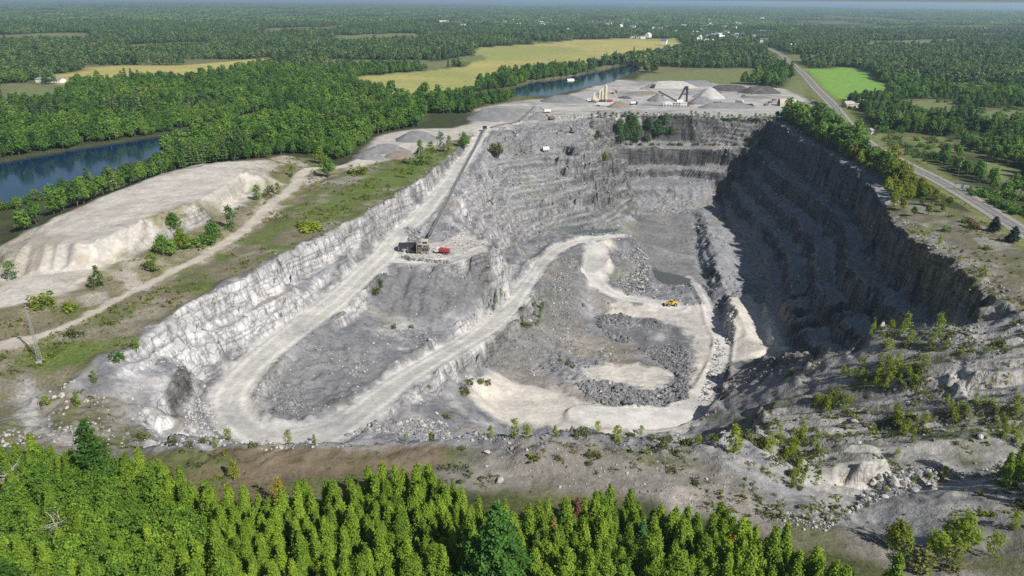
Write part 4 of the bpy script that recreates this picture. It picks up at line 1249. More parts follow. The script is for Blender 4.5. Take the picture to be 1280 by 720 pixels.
# ------------------------------------------------------------------ instances for what nobody could count
def stuff_on_points(name, pts, rot, scl, pick, sources, label, cat):
    me = bpy.data.meshes.new(name)
    me.vertices.add(len(pts)); me.vertices.foreach_set('co', np.asarray(pts, np.float32).ravel())
    for nm, ty, data, key in (('turn', 'FLOAT_VECTOR', rot, 'vector'), ('size', 'FLOAT', scl, 'value'), ('pick', 'INT', pick, 'value')):
        a = me.attributes.new(nm, ty, 'POINT'); a.data.foreach_set(key, np.asarray(data, np.int32 if ty == 'INT' else np.float32).ravel())
    o = bpy.data.objects.new(name, me); COL.objects.link(o)
    o['kind'] = 'stuff'; o['label'] = label; o['category'] = cat
    ng = bpy.data.node_groups.new(name, 'GeometryNodeTree')
    ng.interface.new_socket('Geometry', in_out='INPUT', socket_type='NodeSocketGeometry')
    ng.interface.new_socket('Geometry', in_out='OUTPUT', socket_type='NodeSocketGeometry')
    gi = ng.nodes.new('NodeGroupInput'); go = ng.nodes.new('NodeGroupOutput'); jn = ng.nodes.new('GeometryNodeJoinGeometry')

    def attr(nm, ty):
        n = ng.nodes.new('GeometryNodeInputNamedAttribute'); n.data_type = ty; n.inputs['Name'].default_value = nm
        return n.outputs['Attribute']
    pk = attr('pick', 'INT'); tr = attr('turn', 'FLOAT_VECTOR'); sz = attr('size', 'FLOAT')
    for i, src in enumerate(sources):
        oi = ng.nodes.new('GeometryNodeObjectInfo'); oi.inputs['Object'].default_value = src; oi.inputs['As Instance'].default_value = True
        cm = ng.nodes.new('FunctionNodeCompare'); cm.data_type = 'INT'; cm.operation = 'EQUAL'
        ng.links.new(pk, cm.inputs[2]); cm.inputs[3].default_value = i
        ip = ng.nodes.new('GeometryNodeInstanceOnPoints')
        ng.links.new(gi.outputs[0], ip.inputs['Points']); ng.links.new(cm.outputs[0], ip.inputs['Selection'])
        ng.links.new(oi.outputs['Geometry'], ip.inputs['Instance'])
        ng.links.new(tr, ip.inputs['Rotation']); ng.links.new(sz, ip.inputs['Scale'])
        ng.links.new(ip.outputs[0], jn.inputs[0])
    ng.links.new(jn.outputs[0], go.inputs[0])
    md = o.modifiers.new('scatter', 'NODES'); md.node_group = ng
    return o


def src(mesh):
    return bpy.data.objects.new(mesh.name, mesh)


def zrot(n, rng): return np.stack([np.zeros(n), np.zeros(n), rng.uniform(0, 6.283, n)], 1)


# the cedars that show least
if hidden:
    hx = X[hidden]; hy = Y[hidden]
    whole = []
    for k in range(3):
        v, f, tone = cedar_shape(150 + k, h=9, R=1.85); w = tube((0, 0, -.4), (0, 0, 7), .15, .03)
        whole.append(src(tree_mesh('cedar', (v, f, tone), w, L_CEDAR)))
    stuff_on_points('cedar_wood', np.stack([hx, hy, sample(Z, hx, hy)], 1), zrot(len(hx), rng), rng.uniform(.75, 1.1, len(hx)), rng.integers(0, 3, len(hx)), whole,
                    'dense cedar wood filling the bottom of the view', 'wood')

# --- woods round the quarry, by the river and to the horizon
X1, Y1 = jitter(-820, 900, 150, 1150, 5.0, rng)
X2, Y2 = jitter(-2400, 2500, 1150, 3200, 8.5, rng)
X1 = np.concatenate([X1, X2]); Y1 = np.concatenate([Y1, Y2])
op = sample(OPEN, X1, Y1)
k = inview(X1, Y1, 1.05) & (op < .35) & (sample(M['river'], X1, Y1) < .3) & (sample(M['river'], X1, Y1 - 5) < .6)
for (cx, cy), r in CLEAR: k &= np.hypot(X1 - cx, Y1 - cy) > r
# thinner, scrubbier country on the right and clearings in the distance
for ox, oy in ((5, 0), (-5, 0), (0, 5), (0, -5), (0, -10)):
    k &= sample(OPEN, X1 + ox, Y1 + oy) < .5
k &= ~((X1 > -80) & (X1 < 190) & (Y1 < 700)) & ~((X1 > -160) & (X1 < 60) & (Y1 < 330))
hwl = np.array(WR[5][:, :2]); hwl = hwl[np.argsort(hwl[:, 1])]
dens = np.where(X1 > 210, .56 + 1.1 * fbm(X1, Y1, 60, 3, 301) + .25 * fbm(X1, Y1, 240, 2, 302), .97)
dens = np.where((X1 > 120) & (X1 < np.interp(Y1, hwl[:, 1], hwl[:, 0])), .99, dens)
dens = np.where((X1 > 140) & (Y1 > 700) & (Y1 < 1150), .72 + .8 * fbm(X1, Y1, 70, 3, 301), dens)
dens = np.where(Y1 > 1150, .95 + 5 * np.minimum(0, fbm(X1, Y1 * 2.2, 260, 3, 303) + .2) , dens)
k &= rng.uniform(0, 1, len(X1)) < dens
X1, Y1 = X1[k], Y1[k]
D1 = np.hypot(X1, Y1)
H1 = sample(Z, X1, Y1)
px1, py1, dp1 = project(X1, Y1, H1 + 7)
vis1 = (px1 > -10) & (px1 < 1290) & (py1 > 0) & (py1 < 720)
con = (fbm(X1, Y1, 110, 3, 305) > .2) & (rng.uniform(0, 1, len(X1)) < .4)
ordr = np.argsort(D1)
ind = []
for i in ordr:
    if len(ind) >= 300: break
    if vis1[i] and not con[i]: ind.append(i)
REG = [('hw', 'along the rim between pit and highway', 'trees on the strip between pit and highway'), ('rx', 'in the scrub across the highway', 'trees in the scrub across the highway'),
       ('rv', 'on the bank beside the left river', 'trees on the river bank'), ('wd', 'in the belt behind the gravel track', 'trees in the belt behind the gravel track')]
GCROWN = {}


def broad_parts(k, mat, nm):
    key = (k, nm)
    if key not in GCROWN:
        GCROWN[key] = (crown_mesh('broadleaf_crown', BROADS[k][0], mat), wood_mesh('broadleaf_trunk', BROADS[k][1]))
    return GCROWN[key]


hwline = np.array(WR[5][:, :2])
for i in ind:
    x, y = X1[i], Y1[i]
    j = np.argmin(np.hypot(hwline[:, 0] - x, hwline[:, 1] - y))
    if x > 120:
        reg = 0 if x < hwline[j, 0] else 1
    else:
        reg = 2 if x < -120 - .12 * y else 3
    kk = int(rng.integers(5)); big = rng.uniform(.65, 1.05)
    if reg == 0:
        big = rng.uniform(.9, 1.3) if y > 420 else rng.uniform(.5, .8); mat = L_YG if (y < 520 and rng.uniform() < .75) else L_BROAD
    elif reg == 1: mat = L_BROAD
    else: mat = L_BROAD; big = rng.uniform(.7, 1.1) * (1.0 if reg == 2 else .85)
    c, t_ = broad_parts(kk, mat, mat.name)
    plant('broadleaf_tree', ('yellow green' if mat is L_YG else 'rounded green') + ' broadleaf tree ' + REG[reg][1], 'tree', x, y, c, t_, (big, big, big * rng.uniform(.85, 1.2)), ('yellowing ' if mat is L_YG else 'green ') + REG[reg][2])
rest = np.ones(len(X1), bool); rest[ind] = False
a = rest & (D1 < 1150)
n = a.sum()
pick = np.where(con[a], 5 + rng.integers(0, 2, n), rng.integers(0, 5, n))
stuff_on_points('woodland', np.stack([X1[a], Y1[a], H1[a] - .1], 1), zrot(n, rng), np.clip(np.exp(rng.normal(-.12, .3, n)) * (1 + .35 * fbm(X1[a], Y1[a], 70, 2, 309)), .35, 1.55) * np.where((X1[a] > 120) & (X1[a] < np.interp(Y1[a], hwl[:, 1], hwl[:, 0])), 1.2, np.where(X1[a] > 200, .78, 1)), pick, [src(m) for m in BROAD_WHOLE + SPIRE_WHOLE],
                'mixed green woodland of rounded trees and spires around river and fields', 'woodland')
a = rest & (D1 >= 1150)
n = a.sum()
pick = np.where(con[a], 4 + rng.integers(0, 2, n), rng.integers(0, 4, n))
stuff_on_points('distant_woodland', np.stack([X1[a], Y1[a], H1[a] - .1], 1), zrot(n, rng), np.clip(np.exp(rng.normal(-.05, .26, n)) * (1 + .4 * fbm(X1[a], Y1[a], 120, 2, 309)), .4, 1.5), pick, [src(m) for m in FARB + SPIRE_WHOLE],
                'unbroken distant woodland beyond the tan fields and the town', 'woodland')
print('woodland', len(ind), n)
# far country: clumps of forest
pv, pf, pt = [], [], []
PATCH = []
for kq in range(4):
    r = np.random.default_rng(700 + kq); cs = []; tn = []
    for q in range(40):
        c = np.array([*(r.uniform(-36, 36, 2)), 0]); hh = r.uniform(7, 14); tn0 = r.uniform(0, 1)
        d = r.normal(size=(9, 3)); d[:, 2] = np.abs(d[:, 2]); d /= np.linalg.norm(d, axis=1, keepdims=True)
        cs.append(c + d * np.array([4.2, 4.2, hh * .55]) + np.array([0, 0, hh * .45])); tn.append(np.full(9, tn0))
    cs = np.concatenate(cs); v, f = leaves(r, cs, 6.0, up_bias=.9)
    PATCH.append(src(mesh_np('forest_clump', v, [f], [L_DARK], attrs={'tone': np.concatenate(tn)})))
X3, Y3 = jitter(-9500, 9500, 3150, 13000, 58, rng)
k = inview(X3, Y3, 1.0)
gap = fbm(X3, Y3, 420, 3, 307) + .5 * fbm(X3, Y3, 2200, 2, 308)
k &= gap > -.2
X3, Y3 = X3[k], Y3[k]; n = len(X3)
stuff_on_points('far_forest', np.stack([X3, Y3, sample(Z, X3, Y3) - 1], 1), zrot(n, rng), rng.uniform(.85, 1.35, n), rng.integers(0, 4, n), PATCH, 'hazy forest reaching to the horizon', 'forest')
print('far', n)
HAZE_D = 9e-5
# ------------------------------------------------------------------ water


def water_mat(name, col, rough, bump, scale):
    t = NT(name)
    geo = t.n('ShaderNodeNewGeometry'); n = t.noise(geo.outputs['Position'], scale, 3, 0.6)
    t.p.inputs['Base Color'].default_value = (*col, 1); t.p.inputs['Roughness'].default_value = rough
    t.p.inputs['IOR'].default_value = 1.33; t.p.inputs['Specular IOR Level'].default_value = 0.5
    b = t.n('ShaderNodeBump'); b.inputs['Strength'].default_value = bump; b.inputs['Distance'].default_value = .4
    t.l(n, b.inputs['Height']); t.l(b.outputs[0], t.p.inputs['Normal'])
    return t.m


def water(name, mask, z, mat):
    m = cell(mask) > 0.004
    jj, ii = np.nonzero(m)
    q = quads[jj, ii]
    u, inv = np.unique(q, return_inverse=True)
    co = ALLCO[u].copy(); co[:, 2] = z
    me = mesh_np(name, co, [inv.reshape(-1, 4)], [mat])
    o = bpy.data.objects.new(name, me); COL.objects.link(o); kind(o, 'structure')


water('river', M['river'], -2.5, water_mat('river_water', (0.005, 0.026, 0.065), 0.05, 0.10, 0.5))
water('pond', M['pond'], -55.0, water_mat('pit_water', (0.07, 0.115, 0.105), 0.2, 0.05, 1.0))
water('puddle', M['pud'], -64.2, water_mat('puddle_water', (0.085, 0.092, 0.085), 0.25, 0.05, 1.0))

# ------------------------------------------------------------------ highway
ASPHALT = plain('worn_asphalt', (0.17, 0.165, 0.165), 0.9, 0.18, 0.3)
SHOULDER = plain('gravel_shoulder', (0.27, 0.255, 0.23), 0.95, 0.2, 0.6)
PAINT_W = plain('white_road_paint', (0.75, 0.75, 0.72), 0.7, 0.15, 1.0)
PAINT_Y = plain('yellow_road_paint', (0.65, 0.45, 0.08), 0.7, 0.15, 1.0)
HW = catmull([(*up(p[0], p[1], p[2]), p[2], p[3]) for p in HIGHWAY], 6.0)


def ribbon(name, lines, mat):
    V, Fq = [], []
    for (o0, o1, dz, dash) in lines:
        b = len(V); n = len(HW)
        for i, q in enumerate(HW):
            a = HW[max(0, i - 1)]; c = HW[min(n - 1, i + 1)]; t = Vector((c[0] - a[0], c[1] - a[1])).normalized(); nn = (t.y, -t.x)
            z = max(q[2] + .02, float(sample(Z, q[0], q[1])) + .1) if False else q[2] + .02
            V.append((q[0] + nn[0] * o0, q[1] + nn[1] * o0, z + dz)); V.append((q[0] + nn[0] * o1, q[1] + nn[1] * o1, z + dz))
        for i in range(n - 1):
            if dash and i % 2: continue
            k = b + 2 * i; Fq.append((k, k + 1, k + 3, k + 2))
    me = bpy.data.meshes.new(name); me.from_pydata(V, [], Fq); me.materials.append(mat); me.update()
    o = bpy.data.objects.new(name, me); COL.objects.link(o); kind(o, 'structure')
    return o


ribbon('road_shoulder', [(-5.6, 5.6, 0.0, 0)], SHOULDER)
ribbon('highway', [(-4.0, 4.0, 0.03, 0)], ASPHALT)
ribbon('edge_line', [(-3.62, -3.42, 0.045, 0), (3.42, 3.62, 0.045, 0)], PAINT_W)
ribbon('centre_line', [(-0.22, -0.08, 0.045, 0), (0.08, 0.22, 0.045, 1)], PAINT_Y)


# ------------------------------------------------------------------ shape builder for machines and buildings
class MB:
    def __init__(s): s.V = []; s.F = []

    def add(s, v, f):
        o = len(s.V); s.V += [tuple(map(float, q)) for q in v]; s.F += [tuple(int(i) + o for i in q) for q in f]
        return s

    def box(s, c, d, rz=0.0, tap=1.0, ry=0.0):
        hx, hy, hz = d[0] / 2, d[1] / 2, d[2] / 2
        R = Matrix.Rotation(rz, 3, 'Z') @ Matrix.Rotation(ry, 3, 'Y')
        v = []
        for z in (-1, 1):
            k = tap if z > 0 else 1
            for x, y in ((-1, -1), (1, -1), (1, 1), (-1, 1)):
                v.append(Vector(c) + R @ Vector((x * hx * k, y * hy * k, z * hz)))
        return s.add(v, [(3, 2, 1, 0), (4, 5, 6, 7), (0, 1, 5, 4), (1, 2, 6, 5), (2, 3, 7, 6), (3, 0, 4, 7)])

    def beam(s, a, b, w, h=None):
        a = Vector(a); b = Vector(b); d = (b - a).normalized(); h = h or w
        u = d.cross(Vector((0, 0, 1)))
        if u.length < .05: u = Vector((1, 0, 0))
        u.normalize(); v = u.cross(d)
        P = [p + u * x * w / 2 + v * y * h / 2 for p in (a, b) for x, y in ((-1, -1), (1, -1), (1, 1), (-1, 1))]
        return s.add(P, [(0, 1, 2, 3), (7, 6, 5, 4), (4, 5, 1, 0), (5, 6, 2, 1), (6, 7, 3, 2), (7, 4, 0, 3)])

    def cyl(s, a, b, r0, r1=None, n=14):
        r1 = r0 if r1 is None else r1
        v, f = tube(a, b, r0, max(r1, .001), n)
        s.add(v, f); o = len(s.V) - 2 * n
        s.F.append(tuple(range(o + n - 1, o - 1, -1))); s.F.append(tuple(range(o + n, o + 2 * n)))
        return s

    def prism(s, prof, y0, y1):
        """outline in x, z pushed along y"""
        n = len(prof)
        v = [(x, y0, z) for x, z in prof] + [(x, y1, z) for x, z in prof]
        return s.add(v, [tuple(range(n)), tuple(range(2 * n - 1, n - 1, -1))] + [(i, i + n, (i + 1) % n + n, (i + 1) % n) for i in range(n)])

    def build(s, name, mat, parent=None, bevel=0.0, label=None):
        me = bpy.data.meshes.new(name); me.from_pydata(s.V, [], s.F); me.update()
        bm = bmesh.new(); bm.from_mesh(me); bmesh.ops.recalc_face_normals(bm, faces=bm.faces)
        if bevel:
            try: bmesh.ops.bevel(bm, geom=[e for e in bm.edges], offset=bevel, segments=1, affect='EDGES', clamp_overlap=True)
            except Exception: pass
        bm.to_mesh(me); bm.free(); me.materials.append(mat)
        o = bpy.data.objects.new(name, me); COL.objects.link(o)
        if parent: o.parent = parent
        if label: o['label'] = label
        return o


STEEL = plain('weathered_grey_steel', (0.20, 0.19, 0.18), 0.7, 0.3, .8, .2)
DARKSTEEL = plain('dark_steel', (0.05, 0.05, 0.055), 0.6, 0.3, .8, .3)
RUST = plain('rusty_steel', (0.17, 0.095, 0.06), 0.9, 0.35, 1.0)
BELT = plain('dusty_belt_rubber', (0.15, 0.148, 0.145), 0.9, 0.3, .5)
CREAM = plain('cream_paint', (0.50, 0.46, 0.33), 0.6, 0.15, .5)
WHITE = plain('dusty_white_paint', (0.68, 0.67, 0.64), 0.6, 0.12, .5)
REDP = plain('faded_red_paint', (0.36, 0.05, 0.05), 0.6, 0.2, .6)
YELP = plain('yellow_machine_paint', (0.58, 0.36, 0.05), 0.55, 0.15, .8)
BLUEP = plain('dark_blue_paint', (0.05, 0.045, 0.075), 0.6, 0.2, .8)
TYRE = plain('tyre_rubber', (0.035, 0.034, 0.033), 0.9, 0.2, 2)
GLASS = plain('dark_window_glass', (0.02, 0.03, 0.04), 0.12, 0.1, 1, 0, .6)
CONC = plain('stained_concrete', (0.30, 0.29, 0.275), 0.95, 0.25, .4)
WOODP = plain('grey_timber', (0.20, 0.17, 0.14), 0.95, 0.3, 1)
SHINGLE = plain('grey_roof_shingles', (0.13, 0.125, 0.125), 0.9, 0.25, 1)
TANP = plain('tan_siding', (0.50, 0.42, 0.32), 0.8, 0.12, .5)
ORANGE = plain('orange_sign_face', (0.75, 0.22, 0.03), 0.6, 0.1, 1)
GALV = plain('galvanised_steel', (0.42, 0.43, 0.44), 0.5, 0.12, 1, .5)
BOARD = plain('white_sign_face', (0.72, 0.72, 0.70), 0.6, 0.08, .6)


def base(name, label, cat, px, py, rz=0.0, group=None, at=None):
    x, y, z = at or hit(px, py)
    return thing(name, label, cat, (x, y, z), rz, group)


def conveyor(name, label, A, B, lift0, lift1, width=1.6, nleg=18, head=True, drop=True):
    """belt on a truss between two points on the ground; origin at A"""
    A = Vector(A); B = Vector(B)
    o = thing(name, label, 'conveyor', A)
    P = []
    N = max(2, nleg)
    for i in range(N + 1):
        t = i / N; p = A.lerp(B, t)
        g0 = zat(p.x, p.y); zl = A.z + lift0 + (B.z + lift1 - A.z - lift0) * t
        P.append(Vector((p.x, p.y, max(zl, g0 + .7) if drop else zl)))
    sd = (B - A); sd.z = 0; sd.normalize(); sdv = Vector((sd.y, -sd.x, 0)) * width / 2
    b = MB(); r1 = MB(); lg = []
    for p, q in zip(P[:-1], P[1:]):
        p = p - A; q = q - A
        b.beam(p, q, width * .8, .16)
        for s in (-1, 1):
            r1.beam(p + sdv * s - Vector((0, 0, .35)), q + sdv * s - Vector((0, 0, .35)), .22, .55)
            r1.beam(p + sdv * s + Vector((0, 0, .75)), q + sdv * s + Vector((0, 0, .75)), .07)
    b.build('belt', BELT, o); r1.build('frame', GALV if nleg > 20 else STEEL, o)
    for i, p in enumerate(P):
        g0 = zat(p.x, p.y)
        if p.z - g0 < .9: continue
        l = MB()
        for s in (-1, 1):
            l.beam(p - A + sdv * s - Vector((0, 0, .4)), Vector((p.x, p.y, g0 - .4)) - A + sdv * s * 1.3, .2)
        l.beam(p - A + sdv - Vector((0, 0, .9)), p - A - sdv - Vector((0, 0, .9)), .15)
        l.build('leg', STEEL, o)
    if head:
        h = MB(); q = P[-1] - A; h.box((q.x, q.y, q.z + .6), (width * 1.9, 3.6, 2.2), math.atan2(sd.y, sd.x) - math.pi / 2); h.build('head_housing', DARKSTEEL, o, .05)
    return o


A1 = hit(538, 301); B1 = hit(606, 164)
conveyor('conveyor', 'long belt conveyor climbing the slope from the crusher to the rim', A1, B1, 3.5, 2.5, 1.7, 40)
conveyor('conveyor', 'low ground conveyor running along the rim past the ramp top', hit(614, 160), hit(648, 153), 1.0, 1.2, 1.6, 10, False)
conveyor('conveyor', 'inclined dark stacker conveyor dropping stone on a grey pile', hit(649, 152), hit(668, 145), 1.0, 9.0, 1.8, 6, False, False)

# --- crusher at the foot of the conveyor
x, y, z = hit(519, 317)
o = base('crusher', 'steel crusher and feed hopper on the pad at the conveyor foot', 'crusher', 0, 0, .12, None, (x, y, z))
MB().box((-3.6, 4.2, 1.7), (9.5, 2.6, 4.2)).build('retaining_wall', CONC, o, .08)
h = MB()
for a, b in (((-7.6, 1.4), (7.2, .25)),): pass
h.box((-3.6, 2.75, 3.3), (8.6, .25, 3.6)); h.box((-7.9, 1.0, 3.0), (.25, 3.4, 3.8)); h.box((.6, 1.0, 3.0), (.25, 3.4, 3.8)); h.box((-3.6, .9, 1.3), (8.2, 3.2, .3), 0, 1, .06)
h.build('hopper', DARKSTEEL, o)
f = MB()
for xx in (-8, -3.5, .8, 3.4, 6.6):
    for yy in (-.9, 2.9): f.box((xx, yy, 2.2), (.35, .35, 5.2 if xx > 0 else 3.6))
for zz in (1.3, 3.4, 4.7):
    f.beam((.8, -.9, zz), (6.6, -.9, zz), .25); f.beam((.8, 2.9, zz), (6.6, 2.9, zz), .25); f.beam((6.6, -.9, zz), (6.6, 2.9, zz), .25); f.beam((.8, -.9, zz), (.8, 2.9, zz), .25)
f.beam((.8, -.9, 0), (6.6, -.9, 4.7), .2)
f.build('support_frame', STEEL, o)
MB().box((2.3, .9, 2.4), (2.6, 2.6, 2.8), 0, .8).cyl((2.3, -.9, 2.2), (2.3, 2.7, 2.2), 1.15).build('jaw', RUST, o)
MB().box((4.9, 1, 5.5), (3.4, 3.4, 1.9)).box((4.9, 1, 6.55), (3.8, 3.8, .2)).build('control_cabin', CREAM, o, .04)
MB().box((4.9, -.73, 5.7), (2.4, .06, .9)).build('window', GLASS, o)
MB().box((5.6, 4.6, 1.2), (3.0, 2.6, 1.8)).build('walkway', STEEL, o)


def wheel_pair(o, xs, yw, r, w, nm='wheel'):
    for xx in xs:
        for s in (-1, 1):
            wv = MB().cyl((xx, s * yw - w / 2, r), (xx, s * yw + w / 2, r), r, r, 18).build(nm, TYRE, o)
            MB().cyl((xx, s * (yw + w / 2 - .05), r), (xx, s * (yw + w / 2 + .03), r), r * .5, r * .5, 12).build('rim', GALV, wv)


def dump_truck(label, at, rz, body, cabm, k=1.0, group=None):
    o = thing('dump_truck', label, 'truck', at, rz, group, None, k)
    MB().box((0, 0, .95), (7.4, 1.1, .35)).build('chassis', DARKSTEEL, o)
    MB().prism([(-3.7, 1.35), (1.2, 1.35), (1.5, 2.9), (-3.9, 2.7)], -1.25, 1.25).build('dump_body', body, o)
    MB().prism([(1.7, 1.1), (3.9, 1.1), (3.9, 1.9), (3.2, 2.0), (2.9, 2.95), (1.7, 2.95)], -1.15, 1.15).build('cab', cabm, o)
    MB().prism([(3.02, 2.05), (3.24, 2.05), (2.95, 2.8), (2.85, 2.8)], -1.0, 1.0).build('windscreen', GLASS, o)
    wheel_pair(o, (2.9, -1.4, -2.7), .95, .52, .42)
    return o


p = hit(553, 317)
dump_truck('red dump truck with white cab parked right of the crusher', p, math.pi - .25, REDP, WHITE, 1.0)

# --- yellow loader on the floor
p = hit(838, 382)
o = thing('wheel_loader', 'yellow wheel loader with lowered bucket on the quarry floor', 'loader', p, math.pi + .12)
MB().prism([(-4.2, 1.0), (-.4, 1.0), (-.4, 2.1), (-3.2, 2.3), (-4.2, 2.0)], -1.15, 1.15).build('engine_body', YELP, o, .06)
MB().box((.9, 0, 1.35), (2.6, 1.3, 1.0)).build('front_frame', YELP, o, .05)
cb = MB().prism([(-1.3, 2.1), (.5, 2.1), (.35, 3.6), (-1.2, 3.6)], -.85, .85).build('cab', YELP, o)
MB().prism([(-1.05, 2.4), (.48, 2.4), (.37, 3.4), (-1.0, 3.4)], -.88, .88).build('window', GLASS, cb)
ar = MB()
for s in (-.6, .6): ar.beam((.6, s, 2.3), (2.9, s, 1.5), .3, .4); ar.beam((2.9, s, 1.5), (4.0, s, .6), .28, .36)
ar.build('lift_arm', YELP, o)
MB().prism([(3.8, .05), (5.4, .05), (5.2, .25), (4.3, .5), (4.2, 1.3), (3.9, 1.5)], -1.7, 1.7).build('bucket', DARKSTEEL, o)
wheel_pair(o, (1.6, -2.6), 1.25, .95, .7)

# ------------------------------------------------------------------ stockpiles
PILES = {}


def pile_mesh(seed, ridge=0.0):
    r = np.random.default_rng(seed); nr, na = 12, 40
    V = [(0, 0, 1.0)]
    for i in range(1, nr + 1):
        q = i / nr
        for j in range(na):
            a = j * 2 * math.pi / na
            w = 1 + .10 * math.sin(2 * a + seed) + .07 * math.sin(3 * a + 2 * seed) + .04 * math.sin(7 * a)
            zz = (1 - q) ** 1.0 * 1.0 + .03 * r.normal() * (1 - q) - (.08 if i == nr else 0)
            xx = math.cos(a) * q * w; xx += math.copysign(ridge * (1 if q > .05 else 0), xx) * min(1, abs(math.cos(a)) * 2)
            V.append((xx, math.sin(a) * q * w, zz * (.96 if q < .1 else 1)))
    Fc = [(0, 1 + j, 1 + (j + 1) % na) for j in range(na)]
    for i in range(nr - 1):
        for j in range(na):
            a = 1 + i * na + j; b = 1 + i * na + (j + 1) % na
            Fc.append((a, a + na, b + na, b))
    return V, Fc


PMATS = {'grey': plain('grey_crushed_stone', (0.175, 0.175, 0.18), .95, .22, 3), 'pale': plain('pale_crushed_stone', (0.38, 0.365, 0.345), .95, .18, 3),
         'dark': plain('dark_asphalt_millings', (0.085, 0.08, 0.078), .95, .3, 3), 'brown': plain('brown_sand', (0.20, 0.165, 0.13), .95, .2, 3)}
for n, (px, py, r, hh, c, rg, lab) in enumerate([
        (622, 149, 19, 10, 'grey', .6, 'large long grey stone pile left of the plant yard by the woods'), (672, 150, 12, 7, 'grey', 0, 'grey pile under the inclined stacker conveyor'),
        (483, 190, 13, 6, 'grey', .3, 'middle grey pile beside the track near the green woods'),
        (461, 197, 10, 5, 'grey', .2, 'small grey pile at the left end of the track yard'), (522, 175, 15, 7, 'grey', .3, 'tall grey pile closest to the ramp top'), (500, 196, 9, 4, 'brown', .4, 'low brownish pile beside the track'),
        (706, 127, 18, 7, 'grey', .5, 'broad grey pile by the blue river bend'), (774, 134, 11, 6, 'brown', .2, 'brownish pile right of the white trailers'), (804, 117, 13, 3, 'brown', .6, 'flat brown heap behind the asphalt plant'),
        (781, 123, 6, 2.6, 'dark', .4, 'small black heap beside the asphalt plant'), (886, 122, 17, 12, 'pale', .1, 'tallest pale conical pile in the plant yard'), (876, 129, 13, 7, 'grey', .3, 'grey cone in front of the tallest pale pile'),
        (822, 126, 12, 8, 'grey', 0, 'grey cone left of the crossed conveyors'), (838, 109, 18, 8, 'pale', .8, 'long pale bank at the back of the yard'), (908, 134, 15, 5, 'grey', 1.0, 'long low blue grey windrow pile at the yard front'),
        (912, 113, 15, 7, 'dark', .8, 'dark pile by the trees at the back of the yard'), (950, 116, 16, 8, 'dark', .6, 'black millings pile near the highway side of the yard'), (869, 107, 14, 7, 'grey', .9, 'grey bank behind the tallest pile'),
        (945, 122, 12, 2.2, 'grey', .6, 'low grey mound before the black pile'), (862, 118, 8, 4, 'grey', .1, 'small cone left of the tallest pale pile')]):
    x, y, z = hit(px, py)
    me = bpy.data.meshes.new('stockpile'); v, f = pile_mesh(n, rg); me.from_pydata(v, [], f); me.materials.append(PMATS[c]); me.update()
    me.polygons.foreach_set('use_smooth', np.ones(len(me.polygons), bool))
    thing('stockpile', lab, 'stockpile', (x, y, z - .1), 0.15 * ((n % 3) - 1), 'stone piles of the quarry', me, (r, r * .8, hh))

# ------------------------------------------------------------------ asphalt plant
o = base('asphalt_plant', 'cream coloured asphalt plant with tall silo beside the river', 'plant', 752, 128, .1)
o.scale = (.85, .85, .8)
for k, (xx, yy, hh, rr) in enumerate(((5, 2, 21, 1.9), (0.6, 1, 14, 1.7), (-3.2, 1, 13, 1.5))):
    sl = MB().cyl((xx, yy, 4), (xx, yy, hh), rr).cyl((xx, yy, 4), (xx, yy, 1.8), rr, .4).cyl((xx, yy, hh), (xx, yy, hh + 1.2), rr, .5).build('silo', CREAM, o)
    lg = MB()
    for a in range(4): lg.beam((xx + 1.3 * math.cos(a * 1.57 + .8), yy + 1.3 * math.sin(a * 1.57 + .8), -.2), (xx + 1.3 * math.cos(a * 1.57 + .8), yy + 1.3 * math.sin(a * 1.57 + .8), 5), .3)
    lg.build('leg', STEEL, sl)
MB().cyl((-12, -1, 4.5), (-4, -1, 3.2), 1.7).build('drum', CREAM, o)
MB().box((-9, 2.5, 4.0), (5, 3, 7)).build('filter_house', CREAM, o, .1)
MB().cyl((-9.5, 2.5, 7), (-9.5, 2.5, 13), .7).build('chimney', WHITE, o)
MB().beam((-13, 4, 1), (4.5, 2, 21.5), 1.0, 1.2).build('elevator', WHITE, o)
e = MB()
for a, b in (((16, 4, 13), (20, 2, 4)), ((16, 4, 13), (10, 4, 14)), ((20, 2, 4), (22, 2, 0))): e.beam(a, b, 1.1)
e.build('cream_chute', CREAM, o)
MB().box((-1, 0, 1.4), (10, 5, 3)).build('mixer_base', DARKSTEEL, o, .1)
MB().box((11, 3, 2), (6, 3, 2.6)).build('red_hopper', REDP, o, .1)
for px, py, rz, L, lab in ((741, 128, -.25, 12, 'white trailer left of the asphalt plant foot'), (756, 133, -.22, 17, 'long white trailer in front of the asphalt plant')):
    o = base('trailer', lab, 'trailer', px, py, rz, 'white trailers at the asphalt plant')
    MB().box((0, 0, 2.6), (L, 2.6, 2.6)).build('body', WHITE, o, .08); MB().box((-L * .4, 0, .9), (L * .2, 2.4, .8)).build('undercarriage', DARKSTEEL, o)
    wheel_pair(o, (L * .32, L * .42), 1.0, .5, .4)
